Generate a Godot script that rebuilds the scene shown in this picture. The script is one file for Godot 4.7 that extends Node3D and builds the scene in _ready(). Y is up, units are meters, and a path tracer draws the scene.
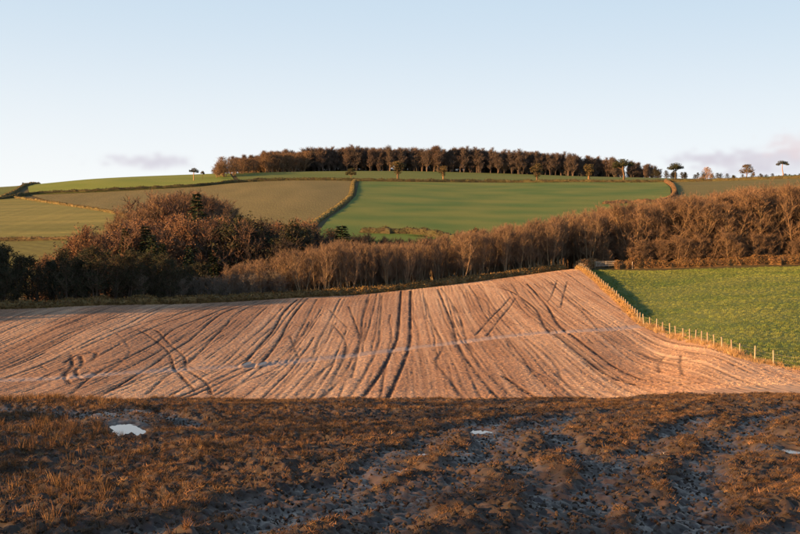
extends Node3D
# A red-earth stubble field seen across a dip from a muddy field corner, low winter sun from behind the left shoulder.
# x runs to the right, depth d runs away from the camera (z = -d). ground(x, d) is the land's height in metres.

const FAN := 1099.0
const EYE := 2.4
const BEARINGS := [-300.0, 0.0, 100.0, 200.0, 300.0, 400.0, 500.0, 580.0, 650.0, 720.0, 800.0, 1100.0]
const STATIONS := [0.0, 8.0, 14.0, 20.0, 26.0, 30.0, 34.0, 40.0, 50.0, 60.0, 70.0, 85.0, 100.0, 115.0, 130.0, 145.0, 160.0, 175.0, 190.0, 205.0, 220.0, 235.0, 255.0, 280.0, 310.0, 345.0, 380.0, 420.0, 470.0, 520.0, 580.0, 640.0, 700.0, 760.0, 830.0, 900.0, 1000.0, 1200.0, 1600.0, 2400.0]
# land heights: one row for each bearing line across the valley, one column for each distance station
const TABLE := [
	[0.00, -0.02, -0.12, -0.38, -0.80, -1.32, -2.10, -3.30, -5.00, -6.40, -7.30, -7.96, -8.32, -8.23, -6.31, -4.33, -3.27, -3.49, -4.60, -6.39, -8.55, -9.60, -9.07, -7.35, -4.53, 1.39, 8.46, 14.69, 21.09, 26.87, 33.68, 41.34, 48.90, 51.71, 51.95, 48.43, 42.40, 34.82, 22.40, 2.40],
	[0.00, -0.02, -0.12, -0.38, -0.80, -1.32, -2.10, -3.30, -5.00, -6.40, -7.30, -7.96, -8.11, -7.59, -6.70, -5.38, -4.06, -4.20, -5.21, -7.28, -9.54, -10.60, -9.91, -7.73, -4.41, 1.52, 8.41, 14.86, 21.79, 28.23, 35.90, 44.51, 53.04, 55.40, 53.35, 48.74, 42.40, 34.70, 22.40, 2.40],
	[0.00, -0.02, -0.12, -0.38, -0.80, -1.32, -2.10, -3.30, -5.00, -6.40, -7.30, -7.96, -7.83, -7.37, -6.40, -5.35, -4.30, -3.65, -4.27, -5.76, -8.42, -10.43, -10.01, -7.26, -3.24, 2.81, 9.52, 16.02, 23.10, 29.70, 37.57, 46.08, 57.62, 62.87, 62.65, 56.85, 47.40, 37.18, 22.40, 2.40],
	[0.00, -0.02, -0.12, -0.38, -0.80, -1.32, -2.10, -3.30, -5.00, -6.40, -7.30, -7.96, -7.86, -7.59, -6.85, -5.91, -4.84, -3.88, -3.62, -4.80, -6.57, -8.62, -9.47, -6.17, -1.01, 5.13, 11.45, 17.84, 25.01, 31.72, 39.62, 47.84, 58.02, 66.37, 67.90, 63.34, 52.40, 40.06, 22.40, 2.40],
	[0.00, -0.02, -0.12, -0.38, -0.80, -1.32, -2.10, -3.30, -5.00, -6.40, -7.30, -7.96, -7.87, -7.64, -7.22, -6.48, -5.45, -4.11, -3.06, -3.33, -4.55, -6.46, -8.10, -5.83, -0.60, 5.83, 12.71, 19.35, 27.02, 34.24, 42.49, 50.54, 58.85, 67.97, 72.69, 72.89, 66.07, 49.91, 22.40, 2.40],
	[0.00, -0.02, -0.12, -0.38, -0.80, -1.32, -2.10, -3.30, -5.00, -6.40, -7.30, -7.96, -7.83, -7.51, -7.09, -6.39, -5.46, -4.24, -2.96, -1.98, -2.38, -3.42, -5.46, -4.18, 0.63, 6.52, 12.77, 18.98, 26.31, 33.30, 41.42, 49.51, 57.86, 67.71, 74.10, 75.17, 69.00, 52.51, 22.40, 2.40],
	[0.00, -0.02, -0.12, -0.38, -0.80, -1.32, -2.10, -3.30, -5.00, -6.40, -7.30, -7.96, -7.70, -7.08, -6.33, -5.58, -4.66, -3.50, -1.81, -0.51, 0.11, -0.20, -2.79, -2.74, 1.85, 7.22, 12.93, 18.86, 25.93, 32.77, 40.76, 48.64, 56.54, 65.52, 72.71, 74.19, 68.49, 52.69, 22.40, 2.40],
	[0.00, -0.02, -0.12, -0.38, -0.80, -1.32, -2.10, -3.30, -5.00, -6.40, -7.30, -7.96, -7.64, -6.86, -5.89, -4.93, -3.76, -2.47, -1.02, 0.54, 1.79, 2.16, 1.13, -0.60, 2.91, 8.57, 13.72, 19.41, 26.44, 33.40, 41.56, 49.42, 56.86, 64.63, 69.97, 70.49, 64.85, 50.33, 22.40, 2.40],
	[0.00, -0.02, -0.12, -0.38, -0.80, -1.32, -2.10, -3.30, -4.95, -6.18, -6.80, -7.58, -7.40, -6.94, -5.71, -4.45, -3.22, -1.98, -0.69, 0.53, 1.77, 2.40, 2.65, 2.90, 5.68, 10.27, 14.99, 20.34, 27.11, 33.95, 42.03, 49.75, 56.86, 63.91, 67.20, 66.50, 61.02, 48.04, 22.40, 2.40],
	[0.00, -0.02, -0.12, -0.38, -0.80, -1.32, -2.10, -3.30, -4.90, -5.95, -6.30, -6.73, -5.75, -4.88, -4.15, -3.20, -2.07, -0.94, 0.22, 1.28, 2.18, 2.95, 3.81, 4.90, 7.32, 11.16, 16.00, 21.46, 28.34, 35.29, 43.42, 51.02, 57.98, 62.68, 63.37, 61.98, 57.53, 46.88, 22.40, 2.40],
	[0.00, -0.02, -0.12, -0.38, -0.80, -1.32, -2.10, -3.30, -4.90, -5.95, -6.30, -6.42, -5.70, -4.74, -3.77, -2.70, -1.48, -0.32, 0.76, 1.75, 2.58, 3.44, 4.72, 6.40, 9.23, 13.09, 17.33, 22.50, 29.55, 36.94, 45.67, 53.56, 60.82, 62.72, 62.61, 60.94, 56.92, 47.15, 22.40, 2.40],
	[0.00, -0.02, -0.12, -0.38, -0.80, -1.32, -2.10, -3.30, -4.90, -5.95, -6.30, -6.19, -5.40, -4.62, -3.66, -2.58, -1.35, -0.15, 1.02, 2.03, 2.76, 3.51, 4.71, 6.40, 9.23, 13.09, 17.34, 22.47, 29.41, 36.65, 45.13, 52.73, 59.80, 60.59, 59.92, 58.22, 54.54, 45.49, 22.40, 2.40],
]

# wheel tracks across the stubble: [strength, width, [x, d, x, d, ...]]
const TRACKS := [
	[0.55, 0.5, [-41.0, 100, -41.5, 114, -42.1, 129, -41.4, 147, -38.1, 161, -34.5, 178]],
	[0.75, 0.5, [-38.5, 95, -37.0, 108, -35.9, 131, -35.1, 148, -32.0, 167, -30.5, 180]],
	[0.6, 0.5, [-31.5, 92, -31.8, 103, -32.5, 122, -32.9, 139, -31.0, 162, -28.4, 182]],
	[0.9, 0.5, [-27.0, 90, -28.9, 104, -29.1, 115, -29.0, 129, -29.7, 145, -28.7, 157, -27.1, 174, -24.5, 186]],
	[0.5, 0.5, [-49.5, 120, -50.4, 138, -50.5, 159, -50.1, 168]],
	[0.9, 0.5, [-24.2, 90, -25.0, 108, -25.7, 123, -25.8, 137, -26.6, 155, -26.5, 168, -23.8, 186]],
	[0.7, 0.5, [-20.7, 90, -21.7, 101, -22.1, 115, -23.2, 135, -24.0, 152, -24.6, 162, -24.2, 173, -22.3, 186]],
	[1.0, 0.55, [-16.0, 110, -16.5, 121, -16.8, 132, -17.2, 150, -17.9, 169, -17.5, 188]],
	[1.0, 0.55, [-14.5, 111, -14.6, 118, -15.1, 136, -16.1, 161, -15.9, 190]],
	[0.8, 0.5, [-18.4, 84, -17.4, 92, -16.0, 111]],
	[0.8, 0.5, [-17.4, 84, -16.6, 92, -14.6, 112]],
	[0.6, 0.5, [-15.3, 85, -14.8, 92, -12.7, 107, -12.0, 117]],
	[0.6, 0.5, [-24.6, 90, -23.8, 97, -22.1, 107]],
	[0.95, 0.5, [-35.0, 143, -33.2, 141, -29.2, 132, -25.6, 122, -22.6, 110, -17.4, 93]],
	[0.95, 0.5, [-33.5, 144, -31.4, 142, -27.2, 130, -23.6, 120, -21.1, 109, -17.3, 98, -15.5, 90]],
	[1.35, 0.62, [0.2, 203, 0.0, 180, -0.4, 140, -1.1, 124, -1.8, 107, -3.0, 88, -3.6, 80]],
	[1.35, 0.62, [1.95, 203, 1.7, 180, 1.2, 136, 0.4, 116, 0.0, 107, -1.0, 88, -1.6, 80]],
	[0.95, 0.52, [6.9, 202, 7.3, 158, 6.8, 131, 7.1, 107, 7.9, 84]],
	[0.7, 0.5, [7.6, 202, 8.8, 167, 8.0, 132, 7.9, 109, 9.3, 84]],
	[0.65, 0.5, [4.2, 190, 4.7, 153, 5.0, 129, 3.7, 114, 4.5, 98, 5.0, 86]],
	[0.85, 0.48, [9.3, 137, 13.7, 161, 18.3, 182]],
	[0.75, 0.48, [10.7, 136, 14.4, 157, 19.1, 181]],
	[1.0, 0.55, [13.8, 207, 18.0, 195, 19.9, 181, 20.3, 164, 18.7, 141, 18.9, 122, 19.1, 105, 19.7, 97, 21.0, 92, 24.0, 88]],
	[1.1, 0.55, [23.0, 200, 22.5, 170, 20.8, 145, 20.6, 131, 20.8, 115, 21.2, 103, 22.1, 94, 25.0, 90]],
	[0.6, 0.5, [27.5, 200, 26.8, 181, 25.8, 153, 24.6, 131, 26.3, 111, 28.0, 100]],
	[0.8, 0.45, [28.9, 202, 25.2, 182, 23.2, 173]],
	[0.8, 0.45, [30.3, 199, 26.4, 178, 24.0, 164]],
	[1.0, 0.6, [9.5, 101, 10.6, 90, 11.4, 84]],
	[0.9, 0.4, [27.8, 109, 25.5, 100, 24.2, 94]],
	[0.8, 0.4, [27.2, 113, 24.9, 106, 23.9, 101]],
	[0.8, 0.48, [-9.6, 157, -7.2, 141, -6.3, 125, -6.1, 96]],
	[0.8, 0.48, [-8.3, 178, -5.4, 145, -4.8, 121, -4.5, 101]],
	[0.6, 0.45, [-11.0, 173, -7.4, 154]],
	[0.7, 0.45, [-14.3, 143, -12.6, 131, -11.2, 121]],
	[0.6, 0.5, [-7.0, 116, -7.7, 107, -8.4, 89]],
	[0.7, 0.5, [-5.6, 194, -5.5, 162, -5.0, 138, -5.5, 101, -6.5, 86]],
	[0.6, 0.5, [-3.2, 196, -2.8, 153, -2.7, 130, -3.8, 94, -4.3, 86]],
	[0.65, 0.5, [-14.2, 188, -13.6, 150, -12.6, 128]],
	[0.6, 0.5, [-10.2, 190, -10.3, 145, -9.6, 120]],
	[0.9, 0.6, [-36.6, 122, -33.4, 112, -32.0, 105, -29.5, 98]],
	[0.9, 0.6, [-34.6, 119, -32.4, 112, -31.6, 107, -28.8, 100]],
	[0.9, 0.6, [-34.8, 114, -35.1, 119, -33.5, 121, -32.2, 115]],
	[0.7, 0.5, [-36.5, 112, -34.0, 108, -31.0, 110, -29.5, 116]],
	[0.6, 0.4, [-33.5, 104, -31.0, 101, -30.2, 107, -33.0, 111]],
	[0.6, 0.45, [-47.0, 128, -40.0, 133, -32.0, 127, -24.0, 117, -18.0, 104]],
	[0.5, 0.45, [-44.0, 150, -37.0, 141, -30.0, 122, -28.0, 104]],
	[0.5, 0.45, [-20.0, 168, -12.0, 150, -4.0, 139, 2.0, 141]],
	[0.5, 0.45, [10.0, 197, 14.0, 180, 13.5, 160, 17.0, 142]],
	[0.5, 0.45, [15.0, 130, 15.5, 112, 14.5, 96, 16.0, 85]],
	[0.5, 0.45, [12.6, 131, 12.2, 115, 13.4, 98, 13.8, 85]],
]
const CROSS_TRACK := [-60.0, 103, -45.0, 102.5, -37.3, 102.3, -32.6, 102.2, -29.8, 103, -25.1, 106, -20.9, 109.5, -16.2, 112, -14.3, 113.5, -10.0, 118.5, 0.0, 128, 4.8, 130.5, 16.0, 135.5, 23.6, 136.5, 31.0, 139.5]
const FENCE := [36.9, 227.0, 35.2, 193.0, 33.4, 167.0, 31.3, 143.0, 31.4, 137.0, 31.6, 121.0, 31.0, 108.0, 30.9, 100.0, 31.6, 95.5, 33.5, 91.5, 37.0, 87.5, 44.0, 83.0]
# wheel-churned mud in the field corner: [width, [x, d, ...]]
const MUD := [
	[0.75, [-1.6, 7.5, -0.9, 9.8, -0.52, 11.4, 0.12, 13.2, 0.56, 15.2, 1.3, 17.7, 2.1, 19.5, 4.0, 22.0]],
	[0.6, [1.6, 8.0, 1.87, 10.2, 2.07, 11.9, 1.98, 13.6, 1.9, 15.4, 1.86, 17.7, 2.6, 20.5]],
	[0.7, [2.1, 8.6, 2.28, 10.4, 2.73, 12.2, 3.3, 13.9, 4.67, 17.1, 6.3, 20.0, 8.5, 22.5]],
	[0.5, [2.2, 8.8, 2.69, 9.8, 3.39, 10.6, 4.02, 11.0, 6.0, 11.8]],
	[0.6, [7.5, 14.2, 5.55, 15.2, 5.24, 16.0, 5.17, 17.7]],
	[0.8, [-12.0, 24.2, -8.43, 23.1, -6.96, 22.4, -5.39, 21.1, -4.0, 18.5]],
	[0.9, [-3.0, 8.5, -1.45, 10.6, -0.76, 11.9, -0.12, 12.8]],
]
const WHEEL_POOLS := [[-15.9, 114.6], [-14.3, 114.9]]
const POOLS := [[-4.42, 17.9, 0.36, 1.2, -0.3], [-5.2, 20.5, 0.3, 0.55, -0.2], [0.42, 14.8, 0.26, 0.26, 0.0], [1.3, 17.8, 0.24, 0.26, 0.1], [5.35, 15.0, 0.18, 0.4, 0.0], [0.1, 13.5, 0.22, 0.22, 0.0]]

var weights_d := PackedFloat32Array([0, 0, 0, 0])
var table := []
var names := {}
var sun_to := Vector3(-0.9, 0.19, 0.4)

# ---------------------------------------------------------------- small helpers

class Shape:
	var v := PackedVector3Array()
	var n := PackedVector3Array()
	var c := PackedColorArray()
	func tri(a: Vector3, b: Vector3, d: Vector3, col: Color):
		var m := (d - a).cross(b - a)
		if m.length_squared() < 1e-16: m = Vector3.UP
		m = m.normalized()
		v.push_back(a); v.push_back(b); v.push_back(d)
		n.push_back(m); n.push_back(m); n.push_back(m)
		c.push_back(col); c.push_back(col); c.push_back(col)
	func quad(a: Vector3, b: Vector3, d: Vector3, e: Vector3, col: Color):
		tri(a, b, d, col); tri(a, d, e, col)
	func blade(a: Vector3, b: Vector3, w: float, side: Vector3, col: Color):
		tri(a - side * w, a + side * w, b, col)
	func tube(p: Array, r: Array, sides: int, col: Color):
		var rings := []
		for i in p.size():
			var t: Vector3 = (p[mini(i + 1, p.size() - 1)] - p[maxi(i - 1, 0)]).normalized()
			var u := t.cross(Vector3(0.31, 0.2, 0.93)).normalized()
			var w := t.cross(u)
			var ring := []
			for k in sides:
				var a := TAU * k / sides
				ring.append([p[i] + (u * cos(a) + w * sin(a)) * r[i], u * cos(a) + w * sin(a)])
			rings.append(ring)
		for i in p.size() - 1:
			for k in sides:
				var k2 := (k + 1) % sides
				for q in [[i, k], [i + 1, k], [i + 1, k2], [i, k], [i + 1, k2], [i, k2]]:
					v.push_back(rings[q[0]][q[1]][0]); n.push_back(rings[q[0]][q[1]][1]); c.push_back(col)
		var last: int = p.size() - 1
		for k in sides:
			tri(rings[last][k][0], rings[last][(k + 1) % sides][0], p[last], col)
	func box(at: Vector3, half: Vector3, turn: float, col: Color):
		var b := Basis(Vector3.UP, turn)
		var q := []
		for i in 8:
			q.append(at + b * Vector3(half.x * (1 if i & 1 else -1), half.y * (1 if i & 2 else -1), half.z * (1 if i & 4 else -1)))
		for f in [[0, 1, 3, 2], [5, 4, 6, 7], [4, 0, 2, 6], [1, 5, 7, 3], [2, 3, 7, 6], [4, 5, 1, 0]]:
			quad(q[f[0]], q[f[1]], q[f[2]], q[f[3]], col)
	func mesh(m: Material) -> ArrayMesh:
		var a := []
		a.resize(Mesh.ARRAY_MAX)
		a[Mesh.ARRAY_VERTEX] = v; a[Mesh.ARRAY_NORMAL] = n; a[Mesh.ARRAY_COLOR] = c
		var out := ArrayMesh.new()
		out.add_surface_from_arrays(Mesh.PRIMITIVE_TRIANGLES, a)
		out.surface_set_material(0, m)
		return out

func numbered(called: String) -> String:
	var k: int = names.get(called, 0)
	names[called] = k + 1
	return called if k == 0 else "%s_%03d" % [called, k]

func tag(o: Node, label: String, category: String, group := "", kind := ""):
	if label: o.set_meta("label", label)
	if category: o.set_meta("category", category)
	if group: o.set_meta("group", group)
	if kind: o.set_meta("kind", kind)

func put(called: String, m: Mesh, parent: Node = self) -> MeshInstance3D:
	var o := MeshInstance3D.new()
	o.name = numbered(called) if parent == self else called
	o.mesh = m
	parent.add_child(o, true)
	return o

func thing(called: String, at: Vector3) -> Node3D:
	var o := Node3D.new()
	o.name = numbered(called)
	add_child(o)
	o.position = at
	return o

func weights(knots: Array, x: float) -> Array:
	# cubic through four neighbouring knots: [first knot, w0, w1, w2, w3]
	var n := knots.size()
	var i := 0
	while i < n - 2 and x >= knots[i + 1]: i += 1
	var h: float = knots[i + 1] - knots[i]
	var t: float = clampf((x - knots[i]) / h, 0.0, 1.0)
	var a := (1 + 2 * t) * (1 - t) * (1 - t)
	var b := t * (1 - t) * (1 - t) * h
	var c := t * t * (3 - 2 * t)
	var e := t * t * (t - 1) * h
	var w := [0.0, a, c, 0.0]
	if i == 0:
		w[1] -= b / h; w[2] += b / h
	else:
		var g: float = knots[i] - knots[i - 1]
		w[1] += 0.5 * b * (1 / g - 1 / h); w[2] += 0.5 * b / h; w[0] -= 0.5 * b / g
	if i == n - 2:
		w[1] -= e / h; w[2] += e / h
	else:
		var g2: float = knots[i + 2] - knots[i + 1]
		w[1] -= 0.5 * e / h; w[2] += 0.5 * e * (1 / h - 1 / g2); w[3] += 0.5 * e / g2
	return [i - 1, w[0], w[1], w[2], w[3]]

var last_d := -1e9
var last_w := []
func ground(x: float, d: float) -> float:
	if d != last_d:
		last_d = d
		last_w = weights(STATIONS, clampf(d, 0.0, 2400.0))
	var s: int = last_w[0]
	if d < 50.0:
		return _row(5, s)
	var wb := weights(BEARINGS, clampf(400.0 + x / maxf(d, 1.0) * FAN, -300.0, 1100.0))
	var out := 0.0
	for k in 4:
		if wb[k + 1] != 0.0:
			out += wb[k + 1] * _row(wb[0] + k, s)
	return out
func _row(j: int, s: int) -> float:
	var r: PackedFloat32Array = table[j]
	var out: float = last_w[2] * r[s + 1] + last_w[3] * r[s + 2]
	if last_w[1] != 0.0: out += last_w[1] * r[s]
	if last_w[4] != 0.0: out += last_w[4] * r[s + 3]
	return out
func on(x: float, d: float, up := 0.0) -> Vector3:
	return Vector3(x, ground(x, d) + up, -d)

func lookup(pairs: Array, x: float) -> float:
	# piecewise straight y(x) from [x, y, x, y, ...]
	if x <= pairs[0]: return pairs[1]
	for i in range(2, pairs.size(), 2):
		if x <= pairs[i]:
			return lerpf(pairs[i - 1], pairs[i + 1], (x - pairs[i - 2]) / (pairs[i] - pairs[i - 2]))
	return pairs[pairs.size() - 1]
func fence_x(d: float) -> float:
	if d >= FENCE[1]: return FENCE[0]
	for i in range(2, FENCE.size(), 2):
		if d >= FENCE[i + 1]:
			return lerpf(FENCE[i - 2], FENCE[i], (FENCE[i - 1] - d) / (FENCE[i - 1] - FENCE[i + 1]))
	return FENCE[FENCE.size() - 2] + (83.0 - d) * 1.2
func top_d(x: float) -> float:
	return 205.0 + 0.665 * x
func smooth(p: Array, step: float) -> PackedVector2Array:
	# Catmull-Rom through [x, d, ...]
	var out := PackedVector2Array()
	var n := p.size() / 2
	var at := func(i): i = clampi(i, 0, n - 1); return Vector2(p[2 * i], p[2 * i + 1])
	for i in n - 1:
		var a: Vector2 = at.call(i)
		var b: Vector2 = at.call(i + 1)
		var m := maxi(1, int(a.distance_to(b) / step))
		for k in m:
			out.push_back(a.cubic_interpolate(b, at.call(i - 1), at.call(i + 2), float(k) / m))
	out.push_back(at.call(n - 1))
	return out
func noise(freq: float, sd: int, octaves := 3) -> FastNoiseLite:
	var f := FastNoiseLite.new()
	f.noise_type = FastNoiseLite.TYPE_SIMPLEX_SMOOTH
	f.frequency = freq; f.seed = sd; f.fractal_octaves = octaves
	return f
func lin(r: float, g: float, b: float) -> Color: return Color(r, g, b)
func vary(c: Color, rng: RandomNumberGenerator, amount: float) -> Color:
	var k := 1.0 + rng.randf_range(-amount, amount)
	return Color(c.r * k, c.g * k * (1 + rng.randf_range(-amount, amount) * 0.25), c.b * k)

func speckle(size: int, freq: float, sd: int, low: float, high: float, octaves := 4) -> ImageTexture:
	# grey multiplier texture (sRGB values); colour comes from the vertices
	var f := noise(freq, sd, octaves)
	var g := f.get_seamless_image(size, size)
	g.convert(Image.FORMAT_L8)
	var b := g.get_data()
	for i in b.size(): b[i] = int(lerpf(low, high, b[i] / 255.0) * 255.0)
	return ImageTexture.create_from_image(Image.create_from_data(size, size, false, Image.FORMAT_L8, b))
func stuff_material(rough: float, tex: Texture2D = null, scale := 1.0, back := Color(0, 0, 0)) -> StandardMaterial3D:
	var m := StandardMaterial3D.new()
	m.vertex_color_use_as_albedo = true
	m.roughness = rough
	m.metallic_specular = 0.25
	m.cull_mode = BaseMaterial3D.CULL_DISABLED
	if tex:
		m.albedo_texture = tex
		m.uv1_triplanar = true; m.uv1_world_triplanar = true
		m.uv1_scale = Vector3.ONE * scale
	if back != Color(0, 0, 0):
		m.backlight_enabled = true; m.backlight = back
	return m

func sheet(p: PackedVector3Array, nx: int, ny: int, col: PackedColorArray, m: Material, uv := PackedVector2Array()) -> ArrayMesh:
	# a smooth grid of nx by ny points; cells that have shrunk to nothing are dropped
	var n := PackedVector3Array()
	n.resize(p.size())
	for j in ny:
		for i in nx:
			var k := j * nx + i
			var dx := p[j * nx + mini(i + 1, nx - 1)] - p[j * nx + maxi(i - 1, 0)]
			var dy := p[mini(j + 1, ny - 1) * nx + i] - p[maxi(j - 1, 0) * nx + i]
			var m3 := dx.cross(dy)
			if m3.y < 0: m3 = -m3
			n[k] = m3.normalized() if m3.length_squared() > 1e-12 else Vector3.UP
	var idx := PackedInt32Array()
	for j in ny - 1:
		for i in nx - 1:
			var k := j * nx + i
			var a := p[k]; var b := p[k + 1]; var c := p[k + nx]; var e := p[k + nx + 1]
			if (b - a).length_squared() + (e - c).length_squared() < 1e-8 or (c - a).length_squared() + (e - b).length_squared() < 1e-8: continue
			idx.append_array(PackedInt32Array([k, k + nx, k + 1, k + 1, k + nx, k + nx + 1]))
	var arr := []
	arr.resize(Mesh.ARRAY_MAX)
	arr[Mesh.ARRAY_VERTEX] = p; arr[Mesh.ARRAY_NORMAL] = n; arr[Mesh.ARRAY_COLOR] = col; arr[Mesh.ARRAY_INDEX] = idx
	if uv.size(): arr[Mesh.ARRAY_TEX_UV] = uv
	var out := ArrayMesh.new()
	out.add_surface_from_arrays(Mesh.PRIMITIVE_TRIANGLES, arr)
	out.surface_set_material(0, m)
	return out

func scatter(called: String, m: Mesh, places: Array, colors: Array, parent: Node = self) -> MultiMeshInstance3D:
	var mm := MultiMesh.new()
	mm.transform_format = MultiMesh.TRANSFORM_3D
	mm.use_colors = true
	mm.mesh = m
	mm.instance_count = places.size()
	for i in places.size():
		mm.set_instance_transform(i, places[i])
		mm.set_instance_color(i, colors[i])
	var o := MultiMeshInstance3D.new()
	o.name = numbered(called) if parent == self else called
	o.multimesh = mm
	parent.add_child(o, true)
	o.set_meta("kind", "stuff")
	return o

# ---------------------------------------------------------------- trees (each: trunk, crown), ten metres tall as built

var leaf_mat: StandardMaterial3D
var bark_mat: StandardMaterial3D

func dir_of(az: float, lift: float) -> Vector3:
	return Vector3(cos(az) * cos(lift), sin(lift), sin(az) * cos(lift))

func tree_from(called: String, trunk: Shape, crown: Shape) -> Node3D:
	var o := Node3D.new()
	o.name = called
	var t := put("trunk", trunk.mesh(bark_mat), o)
	var c := put("crown", crown.mesh(leaf_mat), o)
	t.name = "trunk"; c.name = "crown"
	return o

# a leafless tree: stems, limbs and a haze of twigs; leaves > 0 adds dead or evergreen leaves at the twig ends
func broadleaf(called: String, sd: int, o: Dictionary) -> Node3D:
	var rng := RandomNumberGenerator.new()
	rng.seed = sd
	var trunk := Shape.new()
	var crown := Shape.new()
	var bark: Color = o.bark
	var twig: Color = o.twig
	var stems: int = o.get("stems", 1)
	for st in stems:
		var az0 := rng.randf() * TAU
		var lean: float = 0.0 if stems == 1 else rng.randf_range(0.06, o.get("lean", 0.22))
		var foot := Vector3(cos(az0), 0, sin(az0)) * (0.0 if stems == 1 else rng.randf_range(0.05, 0.35))
		var th: float = rng.randf_range(8.2, 9.4)
		var pts := []
		var rad := []
		var sway := Vector3(rng.randf_range(-0.3, 0.3), 0, rng.randf_range(-0.3, 0.3))
		for k in 7:
			var t := k / 6.0
			pts.append(foot + Vector3(cos(az0) * lean * th * t, th * t - (0.4 if k == 0 else 0.0), sin(az0) * lean * th * t) + sway * sin(t * 3.0))
			rad.append(o.trunk_r * (1.0 - t * 0.9) * (1.25 if k == 0 else 1.0))
		trunk.tube(pts, rad, 6, vary(bark, rng, 0.15))
		var limbs: int = o.limbs / stems
		for l in limbs:
			var t: float = o.start + (1.0 - o.start) * (l + rng.randf()) / limbs
			var fi := t * 6.0
			var a: Vector3 = pts[mini(int(fi), 5)].lerp(pts[mini(int(fi), 5) + 1], fi - int(fi))
			var az := l * 2.399 + rng.randf() * 0.9
			var prof: float = sin(clampf((t - o.start) / (1.02 - o.start), 0.0, 1.0) * (PI - o.get("low", 0.7)) + o.get("low", 0.7))
			var ln: float = o.width * 0.5 * (0.35 + 0.75 * prof) * rng.randf_range(0.75, 1.15)
			var lift: float = lerpf(o.lift, 1.35, t * t)
			var dir := dir_of(az, lift)
			var b := a + dir * ln * 0.55
			var e := b + dir_of(az + rng.randf_range(-0.5, 0.5), lift + o.get("curl", 0.35)) * ln * 0.55
			trunk.tube([a, b, e], [o.trunk_r * 0.36 * (1 - t * 0.6), o.trunk_r * 0.22 * (1 - t * 0.5), o.trunk_r * 0.06], 4, vary(bark, rng, 0.2))
			for s in o.subs:
				var q := rng.randf_range(0.12, 1.0)
				var f: Vector3 = a.lerp(b, q * 2.0) if q < 0.5 else b.lerp(e, q * 2.0 - 1.0)
				var sd2: Vector3 = (dir_of(rng.randf() * TAU, rng.randf_range(-0.3, 1.2)) * 0.9 + dir * 0.5 + Vector3.UP * o.get("up", 0.35)).normalized()
				var sl: float = o.sub_len * rng.randf_range(0.6, 1.25)
				var g: Vector3 = f + sd2 * sl
				var side: Vector3 = sd2.cross(dir_of(rng.randf() * TAU, 0.3)).normalized()
				crown.blade(f, g, o.twig_w * 1.3, side, vary(bark.lerp(twig, 0.5), rng, 0.2))
				for w in o.twigs:
					var h := f.lerp(g, rng.randf_range(0.25, 1.0))
					var td: Vector3 = (sd2 * 0.7 + dir_of(rng.randf() * TAU, rng.randf_range(-0.6, 1.3)) + Vector3.UP * o.get("up", 0.35)).normalized()
					var tip: Vector3 = h + td * o.twig_len * rng.randf_range(0.5, 1.2)
					crown.blade(h, tip, o.twig_w * 0.7, td.cross(dir_of(rng.randf() * TAU, 0.2)).normalized(), vary(twig, rng, 0.3))
					if rng.randf() < o.get("leaves", 0.0):
						var ls: float = o.get("leaf", 0.16) * rng.randf_range(0.6, 1.3)
						var lc: Color = vary(o.leaf_col if rng.randf() > 0.3 else o.leaf_col2, rng, 0.3)
						for z in 2:
							var u := dir_of(rng.randf() * TAU, rng.randf_range(-1.2, 1.2)) * ls
							var p2 := u.cross(dir_of(rng.randf() * TAU, 0.4)).normalized() * ls * 0.6
							var mid := tip + dir_of(rng.randf() * TAU, rng.randf_range(-1, 1)) * ls
							crown.quad(mid - u, mid + p2, mid + u, mid - p2, lc)
	return tree_from(called, trunk, crown)

func conifer(called: String, sd: int, col: Color, width: float) -> Node3D:
	var rng := RandomNumberGenerator.new()
	rng.seed = sd
	var trunk := Shape.new()
	var crown := Shape.new()
	trunk.tube([Vector3(0, -0.4, 0), Vector3(0.05, 5, 0), Vector3(0, 9.8, 0)], [0.22, 0.12, 0.02], 6, lin(0.07, 0.05, 0.04))
	for l in 34:
		var t := 0.06 + 0.93 * l / 34.0
		var r := width * 0.5 * pow(1.0 - t, 0.8) * rng.randf_range(0.75, 1.15) + 0.08
		var m := 9 if t < 0.75 else 6
		for k in m:
			var az := TAU * k / m + l * 0.7 + rng.randf() * 0.5
			var a := Vector3(0, 10.0 * t, 0)
			var e := a + dir_of(az, rng.randf_range(-0.45, -0.05)) * r * rng.randf_range(0.7, 1.1) + Vector3(0, 0.12 * r, 0)
			var side := dir_of(az + PI / 2, 0.0)
			for s in 9:
				var f := a.lerp(e, rng.randf_range(0.2, 1.0))
				var tip := f + (dir_of(az, -0.2) * 0.6 + side * rng.randf_range(-0.9, 0.9) + Vector3(0, rng.randf_range(-0.5, 0.3), 0)) * 0.42
				crown.blade(f, tip, 0.085, (tip - f).cross(dir_of(rng.randf() * TAU, 0.8)).normalized(), vary(col, rng, 0.3))
	return tree_from(called, trunk, crown)

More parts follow.
